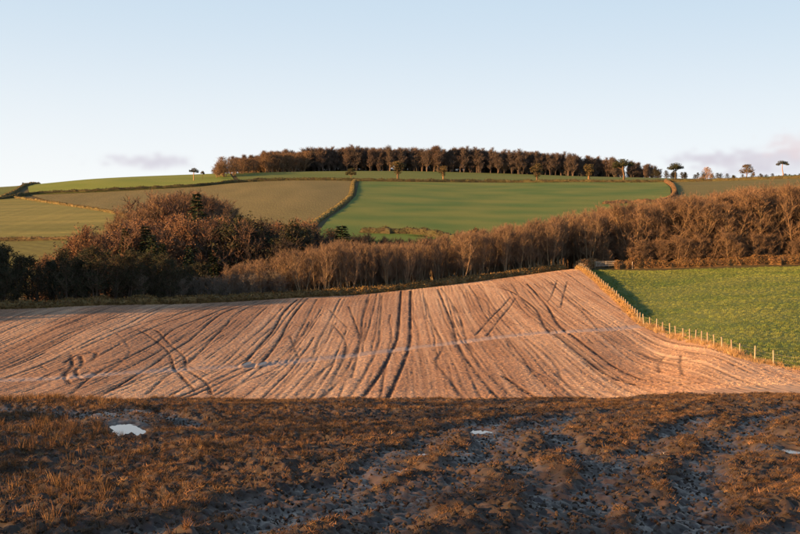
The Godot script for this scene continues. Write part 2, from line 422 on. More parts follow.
# a tree with a bare bole and foliage held in pads: pads = [[x, y, z, rx, ry], ...] in a ten metre tree
func pad_tree(called: String, sd: int, bole: Array, girth: float, pads: Array, bark: Color, c1: Color, c2: Color, fine := 0.22, thick := 150) -> Node3D:
	var rng := RandomNumberGenerator.new()
	rng.seed = sd
	var trunk := Shape.new()
	var crown := Shape.new()
	var rad := []
	for k in bole.size(): rad.append(girth * (1.0 - 0.6 * k / (bole.size() - 1)))
	trunk.tube(bole, rad, 7, bark)
	for p in pads:
		var mid := Vector3(p[0], p[1], p[2])
		var near: Vector3 = bole[bole.size() - 1]
		for q in bole:
			if q.y > 2.5 and q.y < p[1] and q.distance_to(mid) < near.distance_to(mid) + 0.6: near = q
		trunk.tube([near, near.lerp(mid, 0.55) + Vector3(0, 0.15, 0), mid], [girth * 0.4, girth * 0.28, girth * 0.1], 5, bark)
		for k in int(thick * p[3] * 0.9):
			var o := dir_of(rng.randf() * TAU, asin(rng.randf_range(-1, 1))) * pow(rng.randf(), 0.4)
			var f := mid + Vector3(o.x * p[3], o.y * p[4], o.z * p[3])
			var d := (dir_of(rng.randf() * TAU, rng.randf_range(-0.3, 1.4))) * fine * rng.randf_range(0.6, 1.4)
			crown.blade(f, f + d, fine * 0.35, d.cross(dir_of(rng.randf() * TAU, 0.2)).normalized(), vary(c1 if rng.randf() > 0.4 else c2, rng, 0.3))
	return tree_from(called, trunk, crown)

func plant(proto: Node3D, called: String, at: Vector3, h: float, turn: float, wide := 1.0) -> Node3D:
	var o: Node3D = proto.duplicate()
	o.name = numbered(called)
	add_child(o)
	o.position = at
	o.rotation.y = turn
	var tall := 10.0
	for c in o.get_children():
		if c is MeshInstance3D: tall = maxf(tall, c.mesh.get_aabb().end.y)
	var s := h / tall
	wide *= minf(tall / 10.0, 1.15)
	o.scale = Vector3(s * wide, s, s * wide)
	return o

# a hedge or overgrown bank along [x, d, ...]: an uneven body covered with twigs and leaves
func hedge(called: String, line: Array, h: float, w: float, step: float, leaf: float, per_m: float, c1: Color, c2: Color, sd: int) -> MeshInstance3D:
	var rng := RandomNumberGenerator.new()
	rng.seed = sd
	var f := noise(0.11, sd, 3)
	var p := smooth(line, step)
	var s := Shape.new()
	var prev := []
	for i in p.size():
		var t := (p[mini(i + 1, p.size() - 1)] - p[maxi(i - 1, 0)]).normalized()
		var side := Vector3(t.y, 0, t.x)
		var base := on(p[i].x, p[i].y)
		var hh := h * (1.0 + 0.45 * f.get_noise_2d(p[i].x * 2.0, p[i].y * 2.0) + rng.randf_range(-0.08, 0.08))
		var ww := w * (1.0 + 0.5 * f.get_noise_2d(p[i].x * 2.0 + 90.0, p[i].y * 2.0))
		if i == 0 or i == p.size() - 1: hh *= 0.5; ww *= 0.6
		var ring := []
		for q in [[-0.5, -0.3], [-0.5, 0.35], [-0.32, 0.8], [0.0, 0.9], [0.32, 0.8], [0.5, 0.35], [0.5, -0.3]]:
			ring.append(base + side * q[0] * ww * rng.randf_range(0.8, 1.0) + Vector3(0, q[1] * hh * rng.randf_range(0.85, 1.0), 0))
		if prev:
			var ln: float = prev[3].distance_to(ring[3])
			for k in 6:
				s.quad(prev[k], ring[k], ring[k + 1], prev[k + 1], vary(c1.lerp(c2, rng.randf() * 0.6), rng, 0.2))
			for k in int(per_m * ln):
				var a := rng.randf_range(0.05, PI - 0.05)
				var u := rng.randf()
				var mid := (prev[3] as Vector3).lerp(ring[3], u)
				var g := mid + side * cos(a) * ww * 0.5 + Vector3(0, (sin(a) - 0.95) * hh * 0.95, 0)
				var d := (side * cos(a) + Vector3(rng.randf_range(-1, 1), rng.randf_range(0.0, 1.3), rng.randf_range(-1, 1))).normalized() * leaf * rng.randf_range(0.6, 1.5)
				s.blade(g, g + d, leaf * 0.3, d.cross(dir_of(rng.randf() * TAU, 0.3)).normalized(), vary(c1.lerp(c2, rng.randf()), rng, 0.3))
		prev = ring
	return put(called, s.mesh(leaf_mat))

# ---------------------------------------------------------------- the scene

func _ready():
	for r in TABLE: table.append(PackedFloat32Array(r))
	light_and_camera()
	leaf_mat = stuff_material(0.85, null, 1.0, Color(0.12, 0.1, 0.07))
	bark_mat = stuff_material(0.9)
	land()
	hill_fields()
	stubble_field()
	green_field()
	field_corner()
	hedges()
	woods()
	fence_and_gate()
	ridge_trees()

func light_and_camera():
	var cam := Camera3D.new()
	cam.name = "camera"
	cam.position = Vector3(0, EYE, 0)
	cam.fov = rad_to_deg(2.0 * atan(267.0 / FAN))
	cam.near = 0.1; cam.far = 6000.0
	add_child(cam)
	cam.make_current()
	var sun := DirectionalLight3D.new()
	sun.name = "sun"
	sun.light_color = Color(1.0, 0.745, 0.47)
	sun.light_energy = 1.6
	sun.light_angular_distance = 0.6
	sun.shadow_enabled = true
	add_child(sun)
	sun.look_at_from_position(sun_to * 100.0, Vector3.ZERO)
	var env := Environment.new()
	env.background_mode = Environment.BG_SKY
	env.tonemap_mode = Environment.TONE_MAPPER_LINEAR
	env.tonemap_exposure = 3.6
	env.sdfgi_enabled = true; env.ssao_enabled = true; env.ssil_enabled = true
	env.sky = Sky.new()
	var pan := PanoramaSkyMaterial.new()
	pan.panorama = sky_picture()
	env.sky.sky_material = pan
	var we := WorldEnvironment.new()
	we.name = "sky"
	we.environment = env
	we.set_meta("kind", "structure")
	add_child(we)

func sky_picture() -> ImageTexture:
	var small := Image.create(2048, 1024, false, Image.FORMAT_RGBAF)
	small.fill(Color(0.248, 0.254, 0.261))
	var sun_az := atan2(sun_to.x, -sun_to.z)
	for i in 2048:
		var az := (i + 0.5) / 2048.0 * TAU
		var near := 0.5 + 0.5 * cos(az - sun_az)
		var hor := Color(0.92, 0.94, 0.94).lerp(Color(1.0, 0.965, 0.91), near * near) * 0.2915
		var mid := Color(0.55, 0.70, 0.84).lerp(Color(0.62, 0.735, 0.84), near) * 0.2915
		var top := Color(0.13, 0.23, 0.42) * 0.2915
		for j in 514:
			var e := maxf(90.0 - (j + 0.5) / 1024.0 * 180.0, 0.0)
			var c := hor.lerp(mid, smoothstep(1.0, 16.0, e)).lerp(top, pow(smoothstep(8.0, 90.0, e), 0.75))
			c.a = 1.0
			small.set_pixel(i, j, c)
	# thin bars of evening cloud low over the ridge: [azimuth, elevation, half width, half height, amount, pinkness] in degrees
	var f := noise(0.9, 5, 4)
	for b in [[-12.9, 5.35, 2.6, 0.33, 0.75, 0.1], [-12.0, 5.2, 1.6, 0.2, 0.5, 0.0], [15.6, 5.45, 2.6, 0.28, 0.7, 0.05], [18.2, 5.3, 3.4, 0.6, 0.8, 0.15], [20.6, 5.9, 2.6, 0.62, 0.7, 0.7], [18.6, 4.7, 4.0, 0.35, 0.5, 0.0], [26.0, 5.6, 6.0, 0.6, 0.7, 0.7], [44.0, 6.0, 9.0, 0.7, 0.6, 0.5]]:
		for y in range(int((90.0 - b[1] - b[3] * 2.4) / 180.0 * 1024), int((90.0 - b[1] + b[3] * 2.4) / 180.0 * 1024) + 1):
			for x in range(int((b[0] - b[2] * 1.6) / 360.0 * 2048), int((b[0] + b[2] * 1.6) / 360.0 * 2048) + 1):
				var az := (x + 0.5) / 2048.0 * 360.0
				var e := 90.0 - (y + 0.5) / 1024.0 * 180.0
				var q := Vector2((az - b[0]) / b[2], (e - b[1]) / b[3])
				q.y += 0.35 * f.get_noise_2d(az * 0.9, 3.0)
				var a := clampf(1.25 - q.length() + 0.75 * f.get_noise_2d(az * 1.1, e * 5.0), 0.0, 1.0)
				a = smoothstep(0.05, 0.9, a) * b[4]
				var px := posmod(x, 2048)
				var c := small.get_pixel(px, y)
				var k := Color(0.62, 0.60, 0.68).lerp(Color(0.84, 0.70, 0.70), b[5])
				small.set_pixel(px, y, c.lerp(Color(k.r * 0.2915, k.g * 0.2915, k.b * 0.2915), a))
	return ImageTexture.create_from_image(small)

func steps(marks: Array) -> PackedFloat32Array:
	# [from, step, to, step, to, ...]
	var out := PackedFloat32Array()
	var x: float = marks[0]
	for i in range(1, marks.size(), 2):
		while x < marks[i + 1] - 0.001:
			out.push_back(x)
			x += marks[i]
		x = marks[i + 1]
	out.push_back(x)
	return out

func land():
	var xs := steps([-1800.0, 100.0, -400.0, 20.0, -120.0, 6.0, 120.0, 20.0, 400.0, 100.0, 1800.0])
	var ds := steps([-300.0, 50.0, 0.0, 4.0, 260.0, 8.0, 960.0, 60.0, 1500.0, 200.0, 2900.0])
	var f := noise(0.02, 3, 4)
	var p := PackedVector3Array()
	var c := PackedColorArray()
	for d in ds:
		for x in xs:
			var low := 1.0 if d < 229.0 and absf(x) < 175.0 else 0.0
			p.push_back(on(x, d, -low))
			var k := 1.0 + 0.5 * f.get_noise_2d(x, d)
			c.push_back(Color(0.085 * k, 0.075 * k, 0.035 * k))
	var o := put("ground", sheet(p, xs.size(), ds.size(), c, stuff_material(0.95, speckle(512, 0.02, 8, 0.7, 1.0), 0.2)))
	tag(o, "rough open ground of the valley and the hill", "ground", "", "structure")

func normal_at(x: float, d: float) -> Vector3:
	return Vector3(ground(x - 3, d) - ground(x + 3, d), 6.0, -(ground(x, d - 3) - ground(x, d + 3))).normalized()

func field_sheet(called: String, label: String, outline: Array, cell: float, c1: Color, c2: Color, streak: Vector3, sd: int, mat: Material):
	var poly := PackedVector2Array()
	for i in range(0, outline.size(), 2): poly.push_back(Vector2(outline[i], outline[i + 1]))
	var box := Rect2(poly[0], Vector2.ZERO)
	for q in poly: box = box.expand(q)
	var f := noise(1.0, sd, 3)
	var v := PackedVector3Array()
	var n := PackedVector3Array()
	var c := PackedColorArray()
	var y := box.position.y
	while y < box.end.y:
		var x := box.position.x
		while x < box.end.x:
			var sq := PackedVector2Array([Vector2(x, y), Vector2(x + cell, y), Vector2(x + cell, y + cell), Vector2(x, y + cell)])
			for piece in Geometry2D.intersect_polygons(sq, poly):
				var t := Geometry2D.triangulate_polygon(piece)
				var flip := t.size() > 2 and (piece[t[1]] - piece[t[0]]).cross(piece[t[2]] - piece[t[0]]) > 0.0
				for z in t.size():
					var k := t[z] if not flip or z % 3 == 0 else t[z + (1 if z % 3 == 1 else -1)]
					var q: Vector2 = piece[k]
					v.push_back(on(q.x, q.y, 0.25))
					n.push_back(normal_at(q.x, q.y))
					# streak = metres per cycle along x, along d, and strength
					var m := clampf(0.5 + streak.z * f.get_noise_2d(q.x / streak.x, q.y / streak.y), 0.0, 1.0)
					c.push_back(c1.lerp(c2, m))
			x += cell
		y += cell
	var arr := []
	arr.resize(Mesh.ARRAY_MAX)
	arr[Mesh.ARRAY_VERTEX] = v; arr[Mesh.ARRAY_NORMAL] = n; arr[Mesh.ARRAY_COLOR] = c
	var m := ArrayMesh.new()
	m.add_surface_from_arrays(Mesh.PRIMITIVE_TRIANGLES, arr)
	m.surface_set_material(0, mat)
	tag(put(called, m), label, "field", "", "structure")

func hill_fields():
	var grass := stuff_material(0.95, speckle(512, 0.05, 21, 0.5, 1.0), 0.1)
	var rows := stuff_material(0.95, speckle(512, 0.03, 22, 0.5, 1.0), 0.12)
	rows.uv1_scale = Vector3(0.012, 0.12, 0.16)
	var drills := stuff_material(0.95, speckle(512, 0.03, 23, 0.55, 1.0), 0.12)
	drills.uv1_scale = Vector3(0.16, 0.12, 0.012)
	field_sheet("field", "bright green pasture on the skyline above the long hedge", [-213, 633, -174, 640, -147, 647, -120, 655, -100, 672, -125, 790, -180, 790, -245, 780, -232, 685], 7.0, lin(0.19, 0.27, 0.045), lin(0.28, 0.33, 0.07), Vector3(60, 20, 0.8), 1, grass)
	field_sheet("field", "small green corner of pasture at the left end of the skyline", [-221, 612, -235, 690, -247, 780, -420, 780, -420, 575, -260, 590], 9.0, lin(0.138, 0.184, 0.046), lin(0.207, 0.230, 0.057), Vector3(50, 30, 0.8), 2, grass)
	field_sheet("field", "olive brown winter field with faint drill lines below the long hedge", [-212, 630, -174, 637, -147, 644, -120, 652, -102, 667, -76, 674, -30, 677, -27.5, 645, -25, 548, -27, 480, -31, 430, -34, 392, -100, 388, -106, 460, -139, 512, -174, 563], 7.0, lin(0.172, 0.155, 0.057), lin(0.224, 0.193, 0.074), Vector3(18, 90, 0.9), 3, drills)
	field_sheet("field", "olive field with contour streaks at the left edge of the hill", [-217, 616, -174, 559, -139, 508, -109, 458, -103, 402, -129, 401, -146, 402, -320, 404, -420, 570, -260, 588], 6.0, lin(0.19, 0.2, 0.054), lin(0.32, 0.3, 0.086), Vector3(150, 9, 1.1), 4, rows)
	field_sheet("field", "narrow dull green field behind the dark thicket", [-103, 396, -129, 397, -146, 398, -320, 400, -320, 300, -90, 300], 8.0, lin(0.161, 0.170, 0.052), lin(0.218, 0.209, 0.067), Vector3(80, 14, 0.9), 5, rows)
	field_sheet("field", "large smooth green field in the middle of the hill", [-25, 675, 12, 681, 55, 689, 88, 688, 137, 682, 163, 680, 150, 610, 134, 544, 120, 508, 105, 505, 120, 330, 26, 330, 24, 365, 13, 381, -29, 385, -28, 430, -24, 480, -22, 548], 7.0, lin(0.095, 0.19, 0.042), lin(0.21, 0.255, 0.06), Vector3(50, 34, 1.0), 6, grass)
	field_sheet("field", "strip of dark green pasture between the long hedge and the hilltop wood", [-98, 676, -76, 681, -30, 684, 12, 689, 55, 697, 88, 696, 137, 690, 165, 688, 195, 675, 235, 650, 330, 610, 330, 780, 200, 860, -80, 860, -122, 790], 9.0, lin(0.13, 0.19, 0.05), lin(0.18, 0.22, 0.065), Vector3(90, 16, 0.9), 7, grass)
	field_sheet("field", "olive green field above the bare wood on the right", [168, 680, 195, 667, 235, 641, 330, 600, 330, 300, 108, 300, 108, 500, 122, 505, 138, 544, 153, 610], 8.0, lin(0.161, 0.161, 0.057), lin(0.218, 0.201, 0.069), Vector3(80, 20, 0.9), 8, grass)
	field_sheet("field", "small bright green patch of grass below the short dark hedge", [-28, 387, -4, 385, 12, 377, 22, 361, 18, 330, -30, 330], 5.0, lin(0.105, 0.194, 0.041), lin(0.135, 0.224, 0.048), Vector3(30, 10, 0.7), 9, grass)

func stamp(mask: PackedFloat32Array, nx: int, ny: int, x0: float, d0: float, dx: float, dd: float, pts: PackedVector2Array, w: float, s: float, wob: FastNoiseLite) -> PackedFloat32Array:
	for q in pts:
		var g := s * clampf(0.82 + 0.6 * wob.get_noise_2d(q.x * 3.0, q.y), 0.2, 1.3)
		var i0 := int((q.x - w - x0) / dx); var i1 := int((q.x + w - x0) / dx) + 1
		var j0 := int((q.y - w - d0) / dd); var j1 := int((q.y + w - d0) / dd) + 1
		for j in range(maxi(j0, 0), mini(j1, ny - 1) + 1):
			for i in range(maxi(i0, 0), mini(i1, nx - 1) + 1):
				var r := Vector2(x0 + i * dx - q.x, d0 + j * dd - q.y).length() / w
				if r < 1.0:
					var k := g * (1.0 - r * r * r * r)
					if k > mask[j * nx + i]: mask[j * nx + i] = k
	return mask

func stubble_field():
	var x0 := -72.0
	var dx := 0.125
	var nx := 896
	var d0 := 80.0
	var dd := 0.4
	var ny := 376
	var rng := RandomNumberGenerator.new()
	rng.seed = 77
	var wob := noise(0.08, 31, 3)
	var mask := PackedFloat32Array()
	mask.resize(nx * ny)
	for t in TRACKS:
		mask = stamp(mask, nx, ny, x0, d0, dx, dd, smooth(t[2], 0.15), t[1] * 0.44, t[0] * 1.15, wob)
	# fainter wheelings all along the drilled rows
	var x := -70.0
	while x < 36.0:
		x += rng.randf_range(0.28, 0.85)
		var a := rng.randf_range(78.0, 130.0) if rng.randf() < 0.5 else 78.0
		var b := a + rng.randf_range(25.0, 130.0)
		var ph := rng.randf() * 20.0
		var l := []
		var d := a
		while d < b:
			l.append_array([x + 0.55 * wob.get_noise_2d(ph, d * 0.25) + 0.00018 * (d - 135.0) * (d - 135.0) * clampf(x / 40.0, -1.0, 1.0), d])
			d += 9.0
		if l.size() > 3: mask = stamp(mask, nx, ny, x0, d0, dx, dd, smooth(l, 0.18), rng.randf_range(0.11, 0.19), rng.randf_range(0.25, 0.9), wob)
	var lane := PackedFloat32Array()
	lane.resize(nx * ny)
	lane = stamp(lane, nx, ny, x0, d0, dx, dd, smooth(CROSS_TRACK, 0.25), 1.7, 1.0, wob)
	for off in [-1.0, 0.9]:
		var edge := smooth(CROSS_TRACK, 0.15)
		for i in edge.size(): edge[i] += Vector2(0, off)
		mask = stamp(mask, nx, ny, x0, d0, dx, dd, edge, 0.18, 0.35, wob)
	var rough := noise(1.6, 41, 3)
	var big := noise(0.035, 42, 3)
	var stripe := noise(0.8, 43, 4)
	var patch := noise(0.25, 44, 3)
	var broad := noise(0.07, 47, 2)
	var straw := lin(0.6, 0.4, 0.265)
	var pale := lin(0.7, 0.53, 0.38)
	var soil := lin(0.29, 0.165, 0.105)
	var wet := lin(0.05, 0.03, 0.026)
	var lane_col := lin(0.46, 0.37, 0.33)
	var rows: Array = []
	for d in steps([36.0, 3.0, 80.0]): rows.append(d)
	rows.pop_back()
	var head := rows.size()
	for j in ny: rows.append(d0 + j * dd)
	var p := PackedVector3Array()
	var c := PackedColorArray()
	var places := []
	var tints := []
	var jr := 0
	for d in rows:
		var fx := fence_x(d)
		for i in nx:
			var px := minf(x0 + i * dx, fx)
			var pd := minf(d, top_d(px))
			var m := 0.0
			var ln := 0.0
			var pool := 9.0
			var lev := 0.0
			if jr >= head:
				m = mask[(jr - head) * nx + i]
				ln = lane[(jr - head) * nx + i]
			var s := 0.5 + 0.5 * stripe.get_noise_2d(px, pd * 0.012)
			var y := ground(px, pd) + 0.055 * rough.get_noise_2d(px, pd) + 0.1 * big.get_noise_2d(px, pd) 
			for w in WHEEL_POOLS:
				var e := Vector2((px - w[0]) / 0.36, (pd - w[1]) / 2.3).length()
				if e < 2.0 and e < pool:
					pool = e
					lev = ground(w[0], w[1]) - 0.02
			# drill rows, sixty centimetres apart, bare soil between them
			var drill := pow(0.5 + 0.5 * sin((px + 0.8 * wob.get_noise_2d(7.0, pd * 0.2)) * TAU / 0.62), 3.0) * (0.6 + 0.8 * patch.get_noise_2d(px * 0.5, pd * 0.1))
			y -= 0.085 * minf(m, 1.2) + 0.07 * ln + 0.02 * drill
			if pool < 2.0:
				y = lerpf(lerpf(lev - 0.05, maxf(y, lev + 0.02), smoothstep(0.7, 1.1, pool)), y, smoothstep(1.4, 2.0, pool))
			if i == 0 or jr == 0: y -= 0.6
			p.push_back(Vector3(px, y, -pd))
			var k := clampf(0.5 + 0.7 * patch.get_noise_2d(px, pd * 0.35) + 0.5 * big.get_noise_2d(px + 50.0, pd), 0.0, 1.0)
			var col := soil.lerp(straw, clampf(0.45 + 0.55 * k, 0, 1)).lerp(pale, clampf((s - 0.45) * 2.2, 0.0, 0.85))
			col = col.lerp(soil, clampf(0.1 + 0.9 * broad.get_noise_2d(px, pd * 0.05), 0.0, 0.5)).lerp(pale, clampf(-0.8 * broad.get_noise_2d(px, pd * 0.05), 0.0, 0.4))
			col = col.lerp(soil.darkened(0.25), clampf(drill * 0.6, 0.0, 0.6))
			col = col.lerp(lane_col, minf(ln * 1.2, 0.95)).lerp(wet, clampf(m * 0.95 * (1.0 - 0.75 * ln), 0.0, 1.0))
			c.push_back(col)
			if jr >= head and d > 82.0 and px < fx - 0.3 and d < pd + 0.01 and px > -d * 0.42 and rng.randf() < 0.42:
				var q := i
				if q < nx and mask[(jr - head) * nx + q] < 0.32 and ln < 0.3:
					var sx := px + rng.randf() * dx
					places.append(Transform3D(Basis(Vector3.UP, rng.randf_range(-0.15, 0.15)).scaled(Vector3(1, rng.randf_range(0.6, 1.25), 1)), Vector3(sx, y - 0.01, -pd - rng.randf() * dd)))
					tints.append(vary(col.lerp(pale, 0.15), rng, 0.2))
		jr += 1
	var mat := stuff_material(0.95, speckle(512, 0.06, 51, 0.55, 1.0), 0.35)
	var o := put("field", sheet(p, nx, rows.size(), c, mat))
	tag(o, "pale stubble field of reddish soil scored with dark wheel tracks", "field", "", "structure")
	# cut straw left standing in the rows, one short piece of a row at a time
	var s := Shape.new()
	rng.seed = 5
	for k in 14:
		var at := Vector3(rng.randf_range(-0.05, 0.05), 0, rng.randf_range(-0.55, 0.55))
		var tip := at + Vector3(rng.randf_range(-0.03, 0.03), rng.randf_range(0.04, 0.09), rng.randf_range(-0.03, 0.03))
		s.blade(at, tip, 0.007, dir_of(rng.randf_range(1.0, 2.2), 0.0), Color(1, 1, 1))
	for k in 4:
		var at := Vector3(rng.randf_range(-0.12, 0.12), 0.03, rng.randf_range(-0.5, 0.5))
		s.blade(at, at + dir_of(rng.randf() * TAU, 0.1) * 0.1, 0.006, Vector3(0, 1, 0.3).normalized(), Color(1, 1, 1))
	var st := scatter("stubble", s.mesh(stuff_material(0.9)), places, tints)
	tag(st, "short cut straw standing in rows across the ploughland", "stubble", "", "stuff")
	# rainwater standing in two wheel tracks
	for w in [[WHEEL_POOLS[0][0], WHEEL_POOLS[0][1], "thin bright pool in a wheel track beside the cross lane, nearer the wood"], [WHEEL_POOLS[1][0], WHEEL_POOLS[1][1], "thin bright pool in the next wheel track beside the cross lane"]]:
		var g := Shape.new()
		var mid := on(w[0], w[1], -0.02)
		var last := Vector3.ZERO
		var r2 := RandomNumberGenerator.new()
		r2.seed = int(w[1] * 10)
		var ring := []
		for k in 18:
			var a := TAU * k / 18
			var rr := r2.randf_range(0.8, 1.15)
			ring.append(mid + Vector3(cos(a) * 0.34 * rr, 0, -sin(a) * 2.2 * rr))
		for k in 18: g.tri(mid, ring[k], ring[(k + 1) % 18], lin(0.05, 0.045, 0.04))
		tag(put("water", g.mesh(water(0.3))), w[2], "puddle", "", "structure")

func water(ripple := 0.07) -> StandardMaterial3D:
	var m := StandardMaterial3D.new()
	m.albedo_color = Color(0.2, 0.19, 0.18)
	m.roughness = ripple
	m.metallic_specular = 0.45
	m.cull_mode = BaseMaterial3D.CULL_DISABLED
	return m

func green_field():
	var xs := steps([0.0, 0.5, 62.0, 2.0, 140.0])
	var ds := steps([64.0, 1.0, 84.0, 0.5, 229.5])
	var big := noise(0.05, 61, 3)
	var fine := noise(0.5, 62, 3)
	var rng := RandomNumberGenerator.new()
	rng.seed = 9
	var lush := lin(0.082, 0.138, 0.031)
	var dull := lin(0.152, 0.19, 0.052)
	var p := PackedVector3Array()
	var c := PackedColorArray()
	var places := []
	var tints := []
	for d in ds:
		var fx := fence_x(d)
		for i in xs.size():
			var x := fx + xs[i]
			# two old wheelings cross the pasture
			var rut := maxf(1.0 - absf(d - (139.0 + 0.16 * (x - 40.0))) / 0.5, 1.0 - absf(d - (142.0 + 0.16 * (x - 40.0))) / 0.5)
			rut = clampf(rut, 0.0, 1.0) * smoothstep(40.0, 48.0, x)
			var y := ground(x, d) + 0.05 * fine.get_noise_2d(x, d) + 0.12 * big.get_noise_2d(x, d) - 0.14 * rut - lerpf(0.25, 0.6, smoothstep(135.0, 170.0, d)) * smoothstep(0.0, 3.0, xs[i])
			if d == ds[0]: y -= 0.6
			p.push_back(Vector3(x, y, -d))
			var k := clampf(0.5 + 0.8 * big.get_noise_2d(x, d) + 0.6 * fine.get_noise_2d(x, d), 0.0, 1.0)
			var col := lush.lerp(dull, k)
			c.push_back(col.lerp(lin(0.05, 0.06, 0.02), rut * 0.6))
			if xs[i] < 62.0 and absf(x) < d * 0.4 and rut < 0.4:
				for z in 2:
					if rng.randf() < 0.62:
						places.append(Transform3D(Basis(Vector3.UP, rng.randf() * TAU) * Basis.from_scale(Vector3.ONE * rng.randf_range(0.6, 1.5)), Vector3(x + rng.randf() * 0.5, y - 0.02, -d - rng.randf() * 0.5)))
						tints.append(vary(col.lerp(lin(0.16, 0.165, 0.05), rng.randf() * 0.5), rng, 0.18))
	var o := put("field", sheet(p, xs.size(), ds.size(), c, stuff_material(0.9, speckle(512, 0.05, 63, 0.6, 1.0), 0.3)))
	tag(o, "green pasture beyond the post fence on the right", "field", "", "structure")
	var s := Shape.new()
	for k in 14:
		var a := dir_of(rng.randf() * TAU, 0.0) * rng.randf() * 0.2
		var d := dir_of(rng.randf() * TAU, rng.randf_range(0.5, 1.3)) * rng.randf_range(0.1, 0.2)
		s.blade(a, a + d, 0.018, d.cross(Vector3.UP).normalized(), Color(1, 1, 1))
	var st := scatter("grass", s.mesh(leaf_mat), places, tints)
	tag(st, "grazed grass tufts of the pasture beyond the fence", "grass", "", "stuff")

func field_corner():
	var size := 640
	var x0 := -14.0
	var d0 := 5.0
	var cell := 33.0 / size
	var mask := PackedFloat32Array()
	mask.resize(size * size)
	var wob := noise(0.35, 71, 3)
	for t in MUD:
		var w: float = t[0]
		for off in [-0.55, 0.55]:
			var pts := smooth(t[1], 0.12)
			for i in pts.size():
				pts[i] += Vector2(off + 0.18 * wob.get_noise_2d(pts[i].x * 2.0, pts[i].y * 2.0 + off * 9.0), 0)
			mask = stamp(mask, size, size, x0, d0, cell, cell, pts, w * 0.5, 1.0, wob)
	var a1 := noise(0.22, 72, 3)
	var a2 := noise(1.1, 73, 3)
	var a3 := noise(4.5, 74, 3)
	var patch := noise(0.3, 75, 3)
	var a4 := noise(4.2, 76, 4)
	var rng := RandomNumberGenerator.new()
	rng.seed = 4
	var xs := steps([-14.0, 0.4, -10.4, 0.046, 10.4, 0.4, 14.0])
	var ds := PackedFloat32Array()
	var d := 5.0
	while d < 36.0:
		ds.push_back(d)
		d += 0.042 + 0.0036 * maxf(d - 8.0, 0.0) if d > 8.5 and d < 31.0 else 0.4
	var levels := []
	for q in POOLS: levels.append(ground(q[0], q[1]) - 0.015 + 0.02 * maxf(q[0] - 3.0, 0.0))
	var earth := lin(0.027, 0.0225, 0.0205)
	var crumb := lin(0.048, 0.035, 0.027)
	var turf := lin(0.058, 0.041, 0.029)
	var p := PackedVector3Array()
	var c := PackedColorArray()
	var uv := PackedVector2Array()
	var mud_at := func(x: float, dd: float) -> float:
		var i := clampi(int((x - x0) / cell), 0, size - 1)
		var j := clampi(int((dd - d0) / cell), 0, size - 1)
		return mask[j * size + i]
	var height := func(x: float, dd: float, m: float) -> float:
		var y := ground(x, dd) + 0.02 * maxf(x - 3.0, 0.0)
		var lump := 0.5 - absf(a4.get_noise_2d(x, dd))
		var r := 0.12 * a1.get_noise_2d(x, dd) + 0.055 * a2.get_noise_2d(x, dd) * (1.0 - 0.4 * m) + 0.06 * a3.get_noise_2d(x, dd) * (1.0 - 0.3 * m) - 0.06 * lump * (1.0 - 0.3 * m) + 0.035
		y += r - 0.09 * m
		for k in POOLS.size():
			var q: Array = POOLS[k]
			var e := Vector2((x - q[0] - q[4] * (dd - q[1])) / q[2], (dd - q[1]) / q[3]).length() + 0.35 * a2.get_noise_2d(x * 1.7, dd * 1.7)
			if e < 2.6:
				y = lerpf(lerpf(levels[k] - 0.04, maxf(y, levels[k] + 0.03), smoothstep(0.55, 1.0, e)), y, smoothstep(2.0, 2.6, e))
		return y
	for dd in ds:
		for x in xs:
			var m: float = mud_at.call(x, dd)
			var y: float = height.call(x, dd, m)
			if dd == ds[0] or dd == ds[ds.size() - 1] or absf(x) > 13.9: y -= 0.7
			var grit := rng.randf_range(-1.0, 1.0)
			p.push_back(Vector3(x + rng.randf_range(-0.012, 0.012), y + 0.017 * grit, -dd))
			uv.push_back(Vector2((x - x0) / 33.0, (dd - d0) / 33.0))
			var k := clampf(0.5 + 0.9 * a3.get_noise_2d(x + 30.0, dd), 0.0, 1.0)
			var col := earth.lerp(crumb, k)
			col = col.lerp(turf, clampf(0.35 + 0.9 * patch.get_noise_2d(x, dd), 0.0, 0.8) * (1.0 - m) * k)
			c.push_back(vary(col, rng, 0.3))
	# wet mud is glossy where the wheels have churned it
	var img := Image.create(size, size, false, Image.FORMAT_L8)
	for j in size:
		for i in size:
			var m := mask[j * size + i]
			var n := 0.5 + 0.5 * a2.get_noise_2d(i * cell * 1.5, j * cell * 1.5)
			var r := lerpf(0.95, 0.4, clampf(m * (0.45 + 0.9 * n), 0.0, 1.0))
			img.set_pixel(i, j, Color(r, r, r))
	var mat := StandardMaterial3D.new()
	mat.vertex_color_use_as_albedo = true
	mat.roughness = 1.0
	mat.roughness_texture = ImageTexture.create_from_image(img)
	mat.metallic_specular = 0.4
	var o := put("ground", sheet(p, xs.size(), ds.size(), c, mat, uv))
	tag(o, "dark churned muddy earth of the field corner in front", "ground", "", "structure")
	for k in POOLS.size():
		var q: Array = POOLS[k]
		var g := Shape.new()
		var mid := Vector3(q[0], levels[k] + (0.0 if k < 2 else 0.008), -q[1])
		for a in 24:
			var u := TAU * a / 24
			var w := TAU * (a + 1) / 24
			g.tri(mid, mid + Vector3(cos(u) * q[2] * 1.3 + q[4] * sin(u) * q[3] * 1.3, 0, -sin(u) * q[3] * 1.3), mid + Vector3(cos(w) * q[2] * 1.3 + q[4] * sin(w) * q[3] * 1.3, 0, -sin(w) * q[3] * 1.3), Color(1, 1, 1))
		tag(put("water", g.mesh(water())), ["largest bright puddle in the mud, among dead grass on the left", "narrow puddle just beyond the largest bright puddle", "small puddle in the middle wheel rut of the mud", "shallow puddle further along the middle wheel rut", "dull puddle at the right edge of the mud", "smallest puddle, nearest in the middle wheel rut"][k], "puddle", "", "structure")
	# dead grass: flattened wisps, upright tufts, and loose clods between them
	var wisp := Shape.new()
